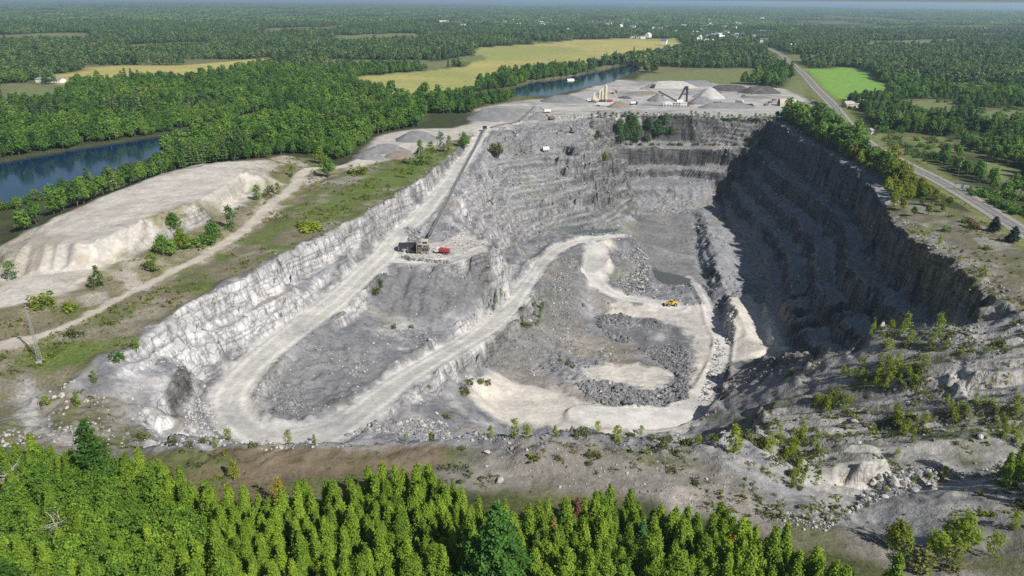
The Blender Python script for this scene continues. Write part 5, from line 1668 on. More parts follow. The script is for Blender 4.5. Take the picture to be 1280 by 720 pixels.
# --- crossed conveyors of the screening plant
o = base('screening_plant', 'dark screening plant with crossed conveyors on a white base', 'plant', 846, 133, .05)
MB().beam((-20, 0, 15), (3, 1, 3.5), 1.5, 1.4).build('left_conveyor', BLUEP, o); MB().beam((8, 0, 20), (0, 1, 3.5), 1.6, 1.6).build('steep_conveyor', BLUEP, o)
MB().beam((9, 0, 20), (10, 1, 4), 1.4, 1.4).beam((4, 0, 12), (9.5, 0, 12), .5).build('upright_frame', BLUEP, o)
w = MB()
for xx in range(-14, 12, 3): w.box((xx, 0, 2), (.4, .4, 4)); w.box((xx, 3, 2), (.4, .4, 4))
for zz in (1.5, 4): w.beam((-14, 0, zz), (10, 0, zz), .5); w.beam((-14, 3, zz), (10, 3, zz), .5)
w.build('support_frame', WHITE, o)
MB().box((-9, 1.5, 3.4), (8, 3, 2.2)).box((3, 1.5, 5.2), (7, 3.4, 3)).build('screen_deck', WHITE, o, .1)
MB().box((14, 1, 2), (6, 3, 1), 0, 1, -.3).build('discharge_chute', RUST, o)
MB().box((0, 1.5, 1.4), (6, 2.6, 2.4)).build('engine_box', DARKSTEEL, o, .08)
# --- mobile screens by the pit edge
for n, (px, py, rz, lab) in enumerate(((716, 166, 1.2, 'dusty machine with tall mast perched by the pit edge'), (684, 141, .3, 'small white screening machine by the grey river pile'), (689, 150, .9, 'small rusty machine on the bank above the pit'))):
    o = base('mobile_screen', lab, 'machine', px, py, rz)
    MB().box((0, 0, 2.2), (7, 2.4, 2.0), 0, .9).build('hopper', (STEEL, WHITE, RUST)[n], o, .08)
    MB().beam((-2, 0, 2), (-8, 0, 5.5), 1.1, .5).build('discharge_belt', DARKSTEEL, o)
    MB().box((0, .9, .5), (5, .6, 1.0)).build('track', TYRE, o, .1); MB().box((0, -.9, .5), (5, .6, 1.0)).build('track', TYRE, o, .1)
    if n == 0: MB().cyl((2.5, 0, 2), (2.5, 0, 16), .3, .15, 8).build('mast', STEEL, o)
o = base('storage_tank', 'white cylindrical tank lying on the grey stone slope', 'tank', 682, 189, .3)
MB().cyl((-2.6, 0, 1.9), (2.6, 0, 1.9), 1.7, 1.7, 20).build('shell', WHITE, o); MB().cyl((-2.66, 0, 1.9), (-2.5, 0, 1.9), 1.2, 1.2, 16).build('end_shade_disc', DARKSTEEL, o)  # dark disc on the closed tank end stands in for shade
sk = MB(); sk.box((-1.5, 0, .2), (.4, 2.6, .9)); sk.box((1.5, 0, .2), (.4, 2.6, .9)); sk.build('saddle', STEEL, o)
# --- salt store, office hut, small machines at the yard end
o = base('storage_shed', 'round topped tan storage shed with shaded open end in the yard', 'shed', 983, 132, -.1)
arc = [(-6 * math.cos(a), 1.2 + 6 * math.sin(a)) for a in np.linspace(0, math.pi, 15)]
v = MB(); v.prism([(-6, -.3)] + arc + [(6, -.3)], -8, 8); sh = v.build('canopy', TANP, o)
for ob in (sh,): ob.rotation_euler = (0, 0, math.pi / 2)
en = MB(); en.prism([(-5.2, .0)] + [(-5.2 * math.cos(a), 1.2 + 5.2 * math.sin(a)) for a in np.linspace(0, math.pi, 11)] + [(5.2, .0)], 8.01, 8.1); e2 = en.build('end_shade_sheet', DARKSTEEL, o); e2.rotation_euler = (0, 0, math.pi / 2)  # dark sheet over the solid end stands in for the shaded interior


def house(name, label, cat, at, rz, w, d, h, roofh, wallm, roofm, group=None, detail=True, chim=False):
    o = thing(name, label, cat, at, rz, group)
    MB().box((0, 0, h / 2 - .3), (w, d, h + .6)).add([(-w / 2, -d / 2, h), (-w / 2, d / 2, h), (-w / 2, 0, h + roofh - .05), (w / 2, -d / 2, h), (w / 2, d / 2, h), (w / 2, 0, h + roofh - .05)], [(0, 1, 2), (5, 4, 3)]).build('wall', wallm, o)
    r = MB(); e = .45; t = .18
    r.add([(-w / 2 - e, -d / 2 - e, h - e * roofh / (d / 2)), (w / 2 + e, -d / 2 - e, h - e * roofh / (d / 2)), (w / 2 + e, 0, h + roofh), (-w / 2 - e, 0, h + roofh), (-w / 2 - e, d / 2 + e, h - e * roofh / (d / 2)), (w / 2 + e, d / 2 + e, h - e * roofh / (d / 2)),
           (-w / 2 - e, -d / 2 - e, h - e * roofh / (d / 2) + t), (w / 2 + e, -d / 2 - e, h - e * roofh / (d / 2) + t), (w / 2 + e, 0, h + roofh + t), (-w / 2 - e, 0, h + roofh + t), (-w / 2 - e, d / 2 + e, h - e * roofh / (d / 2) + t), (w / 2 + e, d / 2 + e, h - e * roofh / (d / 2) + t)],
          [(0, 1, 2, 3), (3, 2, 5, 4), (6, 7, 8, 9), (9, 8, 11, 10), (0, 1, 7, 6), (4, 5, 11, 10), (0, 3, 9, 6), (3, 4, 10, 9), (1, 2, 8, 7), (2, 5, 11, 8)])
    r.build('roof', roofm, o)
    if detail:
        MB().box((w * .12, -d / 2 - .03, 1.05), (1.0, .08, 2.1)).build('door', WOODP, o)
        for xx in (-w * .32, w * .36):
            MB().box((xx, -d / 2 - .03, 1.6), (1.3, .08, 1.1)).build('window', GLASS, o)
    if chim: MB().box((w * .2, .6, h + roofh * .8), (.7, .7, roofh)).build('chimney', CONC, o)
    return o


house('hut', 'small brown gabled hut at the yard corner nearest the highway', 'hut', hit(999, 141), -.75, 9, 7, 3.2, 3.0, TANP, SHINGLE)
for n, (px, py, lab) in enumerate(((957, 132, 'first rusty red implement in the row left of the round shed'), (962, 129, 'middle rusty red implement in the row left of the round shed'), (967, 126, 'farthest rusty red implement in the row by the round shed'), (929, 121, 'dark rusty implement before the black pile'), (865, 131, 'small grey implement right of the crossed conveyors'))):
    o = base('loader_attachment', lab, 'machine', px, py, .5, 'small machines standing about the yard')
    MB().box((0, 0, 1.4), (4, 2, 1.6), 0, .8).build('body', RUST if n < 4 else STEEL, o, .1); MB().beam((1.5, 0, 1.8), (4.2, 0, .5), .5).build('arm', DARKSTEEL, o); wheel_pair(o, (-1.2, 1.2), .9, .6, .4)
dump_truck('dark truck with white cab by the yard exit to the highway', hit(1018, 130), 2.2, STEEL, WHITE, 1.1)
dump_truck('black dump truck behind the asphalt plant near the back bank', hit(817, 110), 1.2, DARKSTEEL, RUST, 1.4)
for n, (px, py, rz, bm_, lab) in enumerate(((792, 131, .4, WHITE, 'white dump truck crossing the yard right of the asphalt plant'), (828, 120, 1.4, YELP, 'yellow dump truck behind the crossed conveyors'), (897, 131, -.3, STEEL, 'grey dump truck beside the tallest pale pile'),
                                         (924, 129, 2.4, WHITE, 'white dump truck between the dark pile and the round shed'), (768, 117, .9, REDP, 'red dump truck behind the asphalt plant silos'), (858, 112, 2.0, YELP, 'yellow dump truck by the back bank of the yard'), (936, 134, .1, DARKSTEEL, 'dark dump truck at the front of the yard near the round shed'))):
    dump_truck(lab, hit(px, py), rz, bm_, WHITE if n % 2 else DARKSTEEL, 1.15, None)
for n, (px, py, L, rz, lab) in enumerate(((800, 112, 16, .2, 'low grey loading conveyor at the back left of the yard'), (902, 117, 14, 2.6, 'grey loading conveyor leaning on the tallest pale pile'), (940, 118, 13, .4, 'short conveyor feeding the black millings pile'))):
    x, y, z = hit(px, py)
    x2, y2 = x + L * math.cos(rz), y + L * math.sin(rz)
    conveyor('conveyor', lab, (x, y, z), (x2, y2, zat(x2, y2)), 1.0, 6.5, 1.3, 4, False, False)
# --- houses across the highway
house('house', 'tan house with low grey roof across the highway from the yard', 'house', hit(1063, 134), .15, 15, 9, 3.6, 2.6, TANP, PMATS['pale'], None, True, True)
house('house', 'smaller pinkish tan house right of the tan house', 'house', hit(1078, 131), -.3, 9, 8, 3.2, 2.2, TANP, TANP)
house('shed', 'small pale shed half hidden by trees beside the highway', 'shed', hit(1087, 167), .9, 6, 4, 2.8, 1.4, WHITE, GALV)
for px, lab in ((1066, 'longer white trailer parked at the edge of the bright green field'), (1078, 'shorter white trailer parked at the edge of the bright green field')):
    o = base('trailer', lab, 'trailer', px, 121.5, .02)
    MB().box((0, 0, 2.3), (12 if px == 1066 else 6, 2.5, 2.6)).build('body', WHITE, o, .08); wheel_pair(o, (2.0,), 1.0, .5, .4)

# --- sign, poles
o = base('billboard', 'blank backed white roadside board standing on the grass by the highway', 'sign', 1203, 238, -.55)
MB().box((0, 0, 2.6), (8.4, .2, 3.2)).build('panel', BOARD, o)
fr = MB()
for xx in (-4.1, 0, 4.1): fr.box((xx, -.2, 1.9), (.25, .2, 4.6))
for zz in (1.0, 4.2): fr.box((0, -.2, zz), (8.4, .16, .2))
fr.build('post_frame', WOODP, o)
o = base('road_sign', 'orange diamond road sign on the far verge of the highway', 'sign', 1127, 199, -.6)
MB().cyl((0, 0, -.3), (0, 0, 2.8), .06).build('post', GALV, o)
d = MB(); d.add([(0, -.08, 1.5), (1.1, -.08, 2.6), (0, -.08, 3.7), (-1.1, -.08, 2.6), (0, -.14, 1.5), (1.1, -.14, 2.6), (0, -.14, 3.7), (-1.1, -.14, 2.6)], [(0, 1, 2, 3), (7, 6, 5, 4), (0, 4, 5, 1), (1, 5, 6, 2), (2, 6, 7, 3), (3, 7, 4, 0)]); d.build('sign_plate', ORANGE, o)
for px, py, lab in ((1196, 225, 'utility pole with crossarm in the trees left of the white board'), (1266, 262, 'utility pole with crossarm at the right edge by the hedge'), (1092, 172, 'utility pole beside the shed across the highway'), (1048, 146, 'utility pole near the tan house by the highway')):
    o = base('utility_pole', lab, 'pole', px, py, .3, 'utility poles along the highway')
    MB().cyl((0, 0, -.5), (0, 0, 10.5), .16, .11, 10).build('post', WOODP, o)
    MB().box((0, 0, 9.7), (2.6, .14, .16)).build('crossarm', WOODP, o)
    ins = MB()
    for xx in (-1.2, -.5, .5, 1.2): ins.cyl((xx, 0, 9.75), (xx, 0, 10.05), .07)
    ins.build('insulator', GALV, o)
    MB().cyl((.4, 0, 8.0), (.4, 0, 9.0), .25).build('transformer', GALV, o)
# --- lattice mast on the left bench
o = base('lattice_mast', 'slim grey lattice mast standing on the grass left of the white cliff', 'mast', 50, 452, .2)
m = MB(); H = 17.5; W = lambda z: .75 - .035 * z
for s in range(3):
    a = s * 2.094
    m.beam((W(0) * math.cos(a), W(0) * math.sin(a), -.3), (W(H) * math.cos(a), W(H) * math.sin(a), H), .11)
m.build('upright', GALV, o)
br = MB()
for k in range(22):
    z0 = k * H / 22; z1 = (k + 1) * H / 22
    for s in range(3):
        a = s * 2.094; b = (s + 1) * 2.094
        br.beam((W(z0) * math.cos(a), W(z0) * math.sin(a), z0), (W(z1) * math.cos(b), W(z1) * math.sin(b), z1), .055)
br.build('bracing', GALV, o)
MB().box((0, 0, .1), (1.8, 1.8, .5)).build('footing', CONC, o, .05); MB().box((0, 0, H + .1), (1.0, 1.0, .12)).cyl((0, 0, H), (0, 0, H + 1.2), .05).build('antenna', GALV, o)

# --- farms and the far town
for px, py, w, d, h, rh, rz, lab, rm in [(64, 103, 34, 11, 4, 2, -.15, 'long low white barn beside the pale green field', GALV), (355, 68, 20, 10, 5, 3, .2, 'white farmhouse at the end of the long tan field', GALV), (345, 69, 9, 7, 4, 2.5, .5, 'small farm building left of the white farmhouse', SHINGLE),
                                         (794, 47, 42, 13, 6, 4, .05, 'white farm barn at the top of the large tan field', SHINGLE), (803, 48, 15, 9, 5, 3, .2, 'shed right of the white farm barn', GALV), (713, 98, 9, 7, 3.4, 2, .3, 'tiny white boathouse on the wooded river point', WHITE),
                                         (96, 80, 8, 7, 4, 2, .1, 'lone white cottage in the trees behind the tan field', SHINGLE)]:
    x, y = up(px, py); house('farm_building', lab, 'building', (x, y, zat(x, y)), rz, w, d, h, rh, WHITE, rm, 'farm buildings', d < 20)
for n, (px, py, w, d) in enumerate(TOWN):
    x, y = up(px, py); house('town_building', f'larger pale flat block in the far town, about {int(w)} metres long, among trees' if n < 8 else f'pale distant building {"left" if n == 8 else "right"} of two on the hill behind the town', 'building', (x, y, zat(x, y) + 3), trn.uniform(-.3, .3), w, d, 7, 3, WHITE, (WHITE, GALV, SHINGLE)[n % 3], 'larger buildings of the far town', False)
for k, (x, y) in enumerate(HOUSES):
    house('town_house', 'white town house among distant trees' if k % 3 else 'grey roofed town house among distant trees', 'house', (x, y, zat(x, y) + 3.5), trn.uniform(-1.5, 1.5), trn.uniform(13, 24), 12, 7.5, 4.5, WHITE, SHINGLE if k % 3 == 0 else (WHITE, GALV)[k % 2],
          'grey roofed houses of the far town' if k % 3 == 0 else 'white houses of the far town', False)

# ------------------------------------------------------------------ saplings, bushes
PARTS = {}


def sap(px, py, h, mat, label, group=None, bush=False, at=None, wide=1.0, cat=None, name=None):
    k = random.randrange(3) if bush else random.randrange(4)
    if h >= 7 and wide >= 1.4 and not at and not cat:
        key = (k, mat.name, 'big')
        if key not in PARTS:
            cr, wo = broad_shape(530 + k, h=8.5, R=3.2, nl=12, ncl=14, per=12, size=.42, base=.05)
            PARTS[key] = (crown_mesh('tree_crown', cr, mat), wood_mesh('tree_trunk', wo))
        x, y = hit(px, py)[:2]
        return plant('broadleaf_tree', label, 'tree', x, y, *PARTS[key], h / 8.5, group)
    key = (k, mat.name, bush)
    if key not in PARTS:
        cr, wo = (BUSHES if bush else SAPS)[k]
        PARTS[key] = (crown_mesh('bush_foliage' if bush else 'sapling_crown', cr, mat), wood_mesh('stem', wo))
    c, t_ = PARTS[key]
    x, y = at if at else hit(px, py)[:2]
    s = h / ((1.6 + .3 * k) if bush else (4 + .5 * (k % 3)))
    return plant(name or ('bush' if bush else 'sapling'), label, cat or ('bush' if bush else 'tree'), x, y, c, t_, (s * wide, s * wide, s), group, 'stem')


G1 = 'saplings along the near rim of the pit'
for px, py, h in [(119, 478, 4), (97, 508, 4.5), (59, 508, 3.5), (286, 550, 3.2), (361, 556, 4.2), (393, 554, 3), (507, 552, 2.8), (539, 551, 2.5), (613, 548, 3.5), (643, 546, 5), (658, 548, 4), (747, 541, 5), (771, 552, 4.5), (801, 543, 4), (694, 546, 3), (270, 560, 3), (917, 566, 7.5), (961, 565, 4.5), (873, 556, 3)]:
    sap(px, py, h, L_POP, 'light green sapling on the pale rubble along the near rim', G1, wide=1.15)
G2 = 'low bushes along the near rim of the pit'
for px, py, h in [(178, 548, 2.2), (215, 555, 1.6), (237, 558, 1.8), (255, 554, 1.8), (318, 558, 1.6), (720, 546, 1.8), (733, 543, 1.8), (788, 545, 2), (812, 551, 2.5), (826, 552, 2.6), (835, 550, 2), (858, 556, 2), (934, 547, 2.4), (948, 556, 2.5), (578, 562, 1.4), (700, 575, 1.2), (745, 572, 1.5), (737, 580, 1.2), (890, 552, 2), (840, 590, 1.5), (870, 606, 1.3)]:
    sap(px, py, h, L_SCRUB, 'low olive bush on the near rim rubble', G2, True)
sap(294, 599, 5.2, L_POP, 'lone small green tree on the brown strip above the wood', wide=.9)
for px, py, h in [(477, 360, 4), (470, 366, 3), (492, 410, 2), (514, 410, 1.8), (581, 492, 3), (587, 480, 3), (558, 523, 2.5), (620, 380, 5), (626, 372, 5), (617, 388, 3.5), (675, 398, 6), (678, 388, 5), (672, 408, 4), (668, 385, 4), (653, 402, 3.5), (658, 408, 3), (710, 456, 2.5), (716, 459, 2), (700, 452, 2), (615, 256, 5), (610, 480, 2.5), (600, 478, 2)]:
    sap(px, py, h, L_SCRUB if h < 3.4 else L_BROAD, 'green bush on the rubble slopes inside the pit' if h < 3.4 else 'dark green young tree on the rubble slopes inside the pit', 'low growth on slopes inside the pit' if h < 3.4 else 'young trees inside the pit', h < 3.4)
# old fill slope on the right
r8 = np.random.default_rng(88)
for poly, nn, hr in [([(990, 500), (1280, 440), (1280, 560), (1000, 600)], 30, (1.2, 3.4)), ([(1095, 395), (1150, 412), (1195, 425), (1180, 440), (1110, 440), (1085, 425)], 18, (2, 6)), ([(1050, 462), (1090, 455), (1160, 450), (1160, 480), (1140, 492), (1060, 482)], 34, (2, 6)),
                     ([(1015, 490), (1045, 485), (1070, 500), (1065, 518), (1020, 515)], 12, (2.5, 6)), ([(1120, 515), (1155, 512), (1165, 545), (1110, 545)], 14, (2, 5.5)), ([(1180, 505), (1275, 498), (1275, 530), (1190, 530)], 16, (2, 5)),
                     ([(945, 545), (1015, 540), (1030, 575), (960, 575)], 16, (2, 5.5)), ([(1195, 430), (1260, 425), (1260, 445), (1195, 450)], 8, (1.5, 3.5)), ([(1170, 530), (1280, 535), (1280, 560), (1180, 555)], 9, (1.5, 4)), ([(985, 580), (1015, 585), (1020, 610), (990, 612)], 6, (2, 4)),
                     ([(1080, 600), (1200, 580), (1210, 610), (1090, 640)], 5, (1.5, 3))]:
    c = 0; nn = int(nn * 1.75)
    while c < nn:
        px = r8.uniform(min(p[0] for p in poly), max(p[0] for p in poly)); py = r8.uniform(min(p[1] for p in poly), max(p[1] for p in poly))
        if not inpoly(poly, np.array([px]), np.array([py]))[0]: continue
        c += 1
        h = r8.uniform(*hr) * .85
        if r8.uniform() < .35: sap(px, py, h * .45, L_SCRUB, 'olive bush on the old slope at the right', 'olive bushes on the old right slope', True)
        else: sap(px, py, h, L_POP, 'yellow green poplar sapling on the old slope at the right', 'poplar saplings on the old right slope', wide=1.1)
for px, py, h, mat, lab, w in [(1112, 420, 6.5, L_POP, 'slim pointed sapling left of a pair before the dark wall', .9), (1132, 413, 7, L_POP, 'slim sapling second from left before the dark pit wall', .9), (1172, 413, 7, L_POP, 'slim sapling right of the pair before the dark pit wall', .9), (1211, 400, 6.5, L_BROAD, 'dark young tree at the rim corner by the shadow', .9),
                               (1119, 690, 8.5, L_YG, 'round yellow green tree left of the light green pair at bottom right', 1.9), (1196, 692, 10.5, L_POP, 'tallest light green tree at bottom right', 1.5), (1168, 700, 7.5, L_POP, 'light green tree leaning against the tallest at bottom right', 1.7), (1240, 695, 5.5, L_POP, 'slim sapling right of the light green trees at bottom right', 1.0), (1266, 662, 4.5, L_POP, 'short sapling at the lower right edge', 1.2),
                               (1178, 600, 4, L_POP, 'sapling beside the slabs right of the pale gully bank', 1.1), (1190, 712, 5, L_SCRUB, 'grey green thicket under the light green trees', 2.0), (1150, 715, 5, L_SCRUB, 'grey green thicket below the round yellow tree', 2.0), (1225, 352, 6.5, L_YG, 'bright yellow sapling alone on the grey rim strip', 1.0),
                               (1173, 309, 5.5, L_POP, 'second pale sapling on the rim strip', .8), (1154, 302, 4.5, L_POP, 'first pale sapling on the rim strip by the corner', .9), (1186, 319, 3.5, L_POP, 'third pale sapling on the rim strip', .9), (1199, 328, 3.2, L_POP, 'fourth pale sapling on the rim strip', .9)]:
    sap(px, py, h, mat, lab, wide=w)
for px, py, h, mat, lab, w in [(1182, 289, 3.2, L_BROAD, 'dark green bush on the rim strip between saplings and highway', 1.2), (1208, 278, 3.6, L_BROAD, 'dark bush touching the russet bush near the highway', 1.0), (1215, 285, 3.6, L_RED, 'russet red bush near the highway', 1.0), (1233, 312, 2.6, L_YG, 'yellow green bush at the bank by the highway', 1.0)]:
    sap(px, py, h, mat, lab, None, True, wide=w)
cr, wo = pine_shape(650, h=7.5, R=2.3, tiers=10, size=.5, n=40)
cm, wm = crown_mesh('spruce_crown', cr, leaf_material('blue_spruce_foliage', [(0, (.045, .085, .06)), (1, (.05, .09, .065))])), wood_mesh('spruce_trunk', wo)
for px, py, lab in ((1242, 290, 'left blue spruce of two beside the highway'), (1265, 303, 'right blue spruce of two beside the highway')):
    plant('spruce_tree', lab, 'tree', *hit(px, py)[:2], cm, wm, 1.0, 'blue spruces by the highway')
for px, py in [(1178, 265), (1160, 268), (1142, 270), (1128, 262), (1168, 258), (1152, 256), (1186, 258), (1135, 250)]:
    k = random.randrange(5); c, t_ = broad_parts(k, L_YG if px > 1150 else L_BROAD, 'rim')
    plant('broadleaf_tree', 'round yellow green tree at the highway end of the rim trees' if px > 1150 else 'dull green tree at the end of the rim trees', 'tree', *hit(px, py)[:2], c, t_, random.uniform(.42, .6), 'trees at the end of the rim wood ' + ('yellow' if px > 1150 else 'green'))
for k in range(34):
    t = (k + .5) / 34; q = rimv[2].lerp(rimv[3], t * 3) if t < 1 / 3 else (rimv[3].lerp(rimv[4], t * 3 - 1) if t < 2 / 3 else rimv[4].lerp(rimv[5], t * 3 - 2))
    x, y = q.x + random.uniform(4, 17), q.y + random.uniform(-4, 4)
    kk = random.randrange(5); c, t_ = broad_parts(kk, L_POP if k % 3 else L_YG, 'rimedge')
    plant('broadleaf_tree', 'bright light green tree leaning over the shadowed pit rim' if k % 3 else 'yellowish tree leaning over the shadowed pit rim', 'tree', x, y, c, t_, random.uniform(.5, .85), ('bright' if k % 3 else 'yellowish') + ' trees leaning over the shadowed rim')
# hedge across the highway
for k in range(16):
    t = k / 15; sap(1216 + 66 * t + random.uniform(-3, 3), 240 + 29 * t + random.uniform(-4, 4), random.uniform(2.6, 3.8), L_BROAD, 'rounded bush in the hedge behind the white board', 'hedge bushes behind the white board', True, wide=1.3)
# left land
for px, py, h, mat, lab, w, b in [(218, 288, 7, L_BROAD, 'green tree highest on the sand heap slope', 1.4, 0), (228, 312, 8, L_POP, 'bright tree at the centre of the clump under the sand heap', 1.4, 0), (204, 318, 7.5, L_BROAD, 'left tree of the clump under the sand heap', 1.5, 0), (215, 320, 6, L_BROAD, 'front tree of the clump under the sand heap', 1.4, 0), (267, 300, 8, L_BROAD, 'dark tree right of the clump beside the track', 1.5, 0), (289, 288, 9, L_BROAD, 'tall tree at the right end of the clump by the track', 1.2, 0),
                                  (246, 308, 3.5, L_BROAD, 'low bush in the middle of the clump by the track', 1.5, 1), (256, 304, 3, L_BROAD, 'low bush under the dark tree of the clump', 1.4, 1), (193, 340, 6, L_POP, 'lone green tree beside the track below the clump', 1.3, 0), (124, 358, 6, L_BROAD, 'young tree on the gullied slope below the sand heap', 1.2, 0), (116, 362, 4, L_SCRUB, 'grey green sapling left of the young slope tree', 1.2, 0),
                                  (54, 382, 4.2, L_POP, 'round bright green bush on pale ground near the mast', 1.3, 1), (16, 350, 6, L_BROAD, 'narrow dark tree at the left edge on white ground', 1.0, 0), (322, 250, 6, L_BROAD, 'tree at the right foot of the sand heap', 1.2, 0), (338, 246, 5, L_SCRUB, 'grey green tree right of the sand heap foot', 1.5, 0), (348, 243, 5, L_POP, 'light tree beside the track behind the sand heap', 1.4, 0),
                                  (365, 222, 5.5, L_BROAD, 'tree in the bend of the gravel track', 1.2, 0), (388, 288, 3, L_POP, 'bright green bush near the edge of the left cliff', 1.6, 1), (380, 283, 2.5, L_POP, 'smaller bright bush near the edge of the left cliff', 1.5, 1), (95, 420, 2, L_SCRUB, 'little bush on the grass by the track', 1.4, 1), (88, 388, 2.2, L_POP, 'little bush above the track near the mast', 1.2, 1), (171, 440, 4, L_BROAD, 'dark sapling at the lip of the left cliff', .9, 0), (146, 449, 2.2, L_BROAD, 'dark bush at the lip of the left cliff', 1.3, 1),
                                  (526, 207, 9, L_BROAD, 'tallest poplar of the row on the left rim', 1.1, 0), (539, 206, 8.5, L_POP, 'second poplar of the row on the left rim', 1.1, 0), (551, 190, 8, L_BROAD, 'third poplar of the row on the left rim', 1.1, 0), (561, 190, 6.5, L_YG, 'yellowing poplar of the row on the left rim', 1.0, 0), (580, 187, 8, L_BROAD, 'dark round tree at the end of the row by the ramp', 1.7, 0), (514, 218, 5, L_BROAD, 'short tree left of the poplar row', 1.3, 0), (505, 222, 4, L_POP, 'short light tree left of the poplar row', 1.3, 0),
                                  (449, 217, 4.5, L_YG, 'yellowish bush alone beside the track', 1.8, 1), (623, 198, 10, L_SCRUB, 'olive tree beside the conveyor on the slope', 1.5, 0), (616, 192, 7, L_SCRUB, 'olive tree left of the one beside the conveyor', 1.4, 0), (747, 176, 8, L_SCRUB, 'grey green tree on the corner above the far wall', 1.5, 0), (756, 202, 7, L_YG, 'yellow green bush tree on the far wall corner', 1.6, 0), (740, 160, 5, L_SCRUB, 'dry bush on the corner by the plant yard', 1.6, 0), (410, 222, 11, L_BROAD, 'large dark tree at the bend of the gravel track', 1.6, 0), (400, 205, 9, L_POP, 'yellow green tree behind the gravel track', 1.5, 0)]:
    sap(px, py, h * (1.75 if 500 < px < 590 else 1.3), mat, lab, None, bool(b), wide=w)
# growth along the top and first ledge of the far wall
for k in range(46):
    px = 738 + 265 * (k + .5) / 46 + random.uniform(-2, 2)
    sap(px, 147.5 + (2.5 if px > 900 else 0) + random.uniform(-1, 1.5), random.uniform(3, 6.5), L_BROAD if k % 3 else L_SCRUB, 'dark green shrub tree along the top of the far wall' if k % 3 else 'olive shrub tree along the top of the far wall', 'dark shrubs on top of the far wall' if k % 3 else 'olive shrubs on top of the far wall', wide=1.5)
for k in range(34):
    px = 765 + 28 * random.random() + (0 if k < 14 else 60 * random.random()); py = 153 + 26 * random.random()
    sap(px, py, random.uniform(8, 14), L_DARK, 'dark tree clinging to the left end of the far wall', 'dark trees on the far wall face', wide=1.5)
for k in range(34):
    px = 782 + 170 * random.random()
    sap(px, 181.5, random.uniform(1.5, 3), L_SCRUB, 'olive bush on the first ledge of the far wall', 'bushes on the first ledge of the far wall', True)
# river bank bushes
for k in range(44):
    t = k / 43; px = -5 + 300 * t; py = 268 - 82 * t ** .9 + random.uniform(-4, 3)
    sap(px, py, random.uniform(3, 6.5) * (1 if k % 4 else 1.5), L_POP if k % 2 else L_BROAD, 'light green shrub between river and sand heap' if k % 2 else 'dark green shrub between river and sand heap', ('light' if k % 2 else 'dark') + ' shrubs between river and sand heap', wide=1.7)

# ------------------------------------------------------------------ boulders and rubble


def rock_mesh(seed, sub=2, name='boulder', mat=None):
    bm = bmesh.new(); bmesh.ops.create_icosphere(bm, subdivisions=sub, radius=1.0)
    r = np.random.default_rng(seed)
    pl = [(Vector(r.normal(size=3)).normalized(), r.uniform(.45, .85)) for _ in range(9)]
    for v in bm.verts:
        for n_, d_ in pl:
            s = v.co.dot(n_)
            if s > d_: v.co -= n_ * (s - d_)
        v.co.z *= .8
    me = bpy.data.meshes.new(name); bm.to_mesh(me); bm.free(); me.materials.append(mat)
    return me


PALE = plain('pale_limestone', (0.40, 0.385, 0.365), .95, .2, 1.2); GREYR = plain('grey_limestone', (0.22, 0.217, 0.217), .95, .3, .8); DARKR = plain('dark_broken_stone', (0.14, 0.14, 0.145), .95, .35, .8)
for n, (px, py, s, lab) in enumerate([(608, 566, .95, 'white block leaning on the near rim above the brown strip'), (624, 602, 1.25, 'largest white boulder at the edge of the foreground wood'), (636, 554, .6, 'white boulder among the near rim saplings'), (784, 592, .5, 'small white boulder on the bare slope by the wood'), (1142, 615, 1.5, 'flat pale slab below the pale gully bank'), (1105, 623, 1.2, 'second pale slab left of the flat one'),
                                      (1120, 606, 1.1, 'grey slab at the foot of the pale gully bank'), (1068, 528, 1.4, 'pale block in the dark hollow on the right slope'), (1226, 547, 1.3, 'pale block on the right slope crest'), (608, 583, .4, 'small pale stone on the bare strip'), (1168, 612, .9, 'small pale slab right of the flat slab')]):
    x, y, z = hit(px, py)
    thing('boulder', lab, 'boulder', (x, y, z + s * .25), n * 1.3, 'single pale boulders', rock_mesh(n, 2, 'boulder', PALE), (s, s * .8, s * .75))
ROCKS = [src(rock_mesh(40 + k, 1, 'stone', m)) for k, m in enumerate((PALE, GREYR, GREYR, DARKR))]
RP_ = []; rs = []; rp = []
r9 = np.random.default_rng(99)
ROCKW = np.clip(rock * (1 - rw) * (1 - M['sand']) * (1 - M['dark']) * inner, 0, 1) * (.06 + 1.0 * rubz * sm(-.2, .3, fbm(GX, GY, 9, 3, 140))) * (1 - .6 * sm(1.2, 2.5, g))
N0 = 170000
qx = r9.uniform(-230, 240, N0); qy = 150 + (720 - 150) * r9.uniform(0, 1, N0) ** 1.35
w = sample(ROCKW, qx, qy)
k = r9.uniform(0, 1, N0) < w * .6
qx, qy = qx[k], qy[k]
sz = np.exp(r9.normal(-1.15, .45, len(qx))) * (1 + (qy - 150) / 700)
pk = np.where(qx < -20, r9.choice([0, 0, 1, 2], len(qx)), r9.choice([0, 1, 2, 3], len(qx)))
RP_.append((qx, qy, np.clip(sz, .12, 1.7), pk))


def heap(poly, n, s, pick):
    c = 0; xs = []; ys = []
    wpoly = hpoly(poly)
    x0, x1 = min(p[0] for p in wpoly), max(p[0] for p in wpoly); y0, y1 = min(p[1] for p in wpoly), max(p[1] for p in wpoly)
    n = int(n * 1.9); xx = r9.uniform(x0, x1, n * 4); yy = r9.uniform(y0, y1, n * 4); kk = inpoly(wpoly, xx, yy)
    xx, yy = xx[kk][:n], yy[kk][:n]
    RP_.append((xx, yy, np.exp(r9.normal(math.log(s * .62), .42, len(xx))), r9.choice(pick, len(xx))))


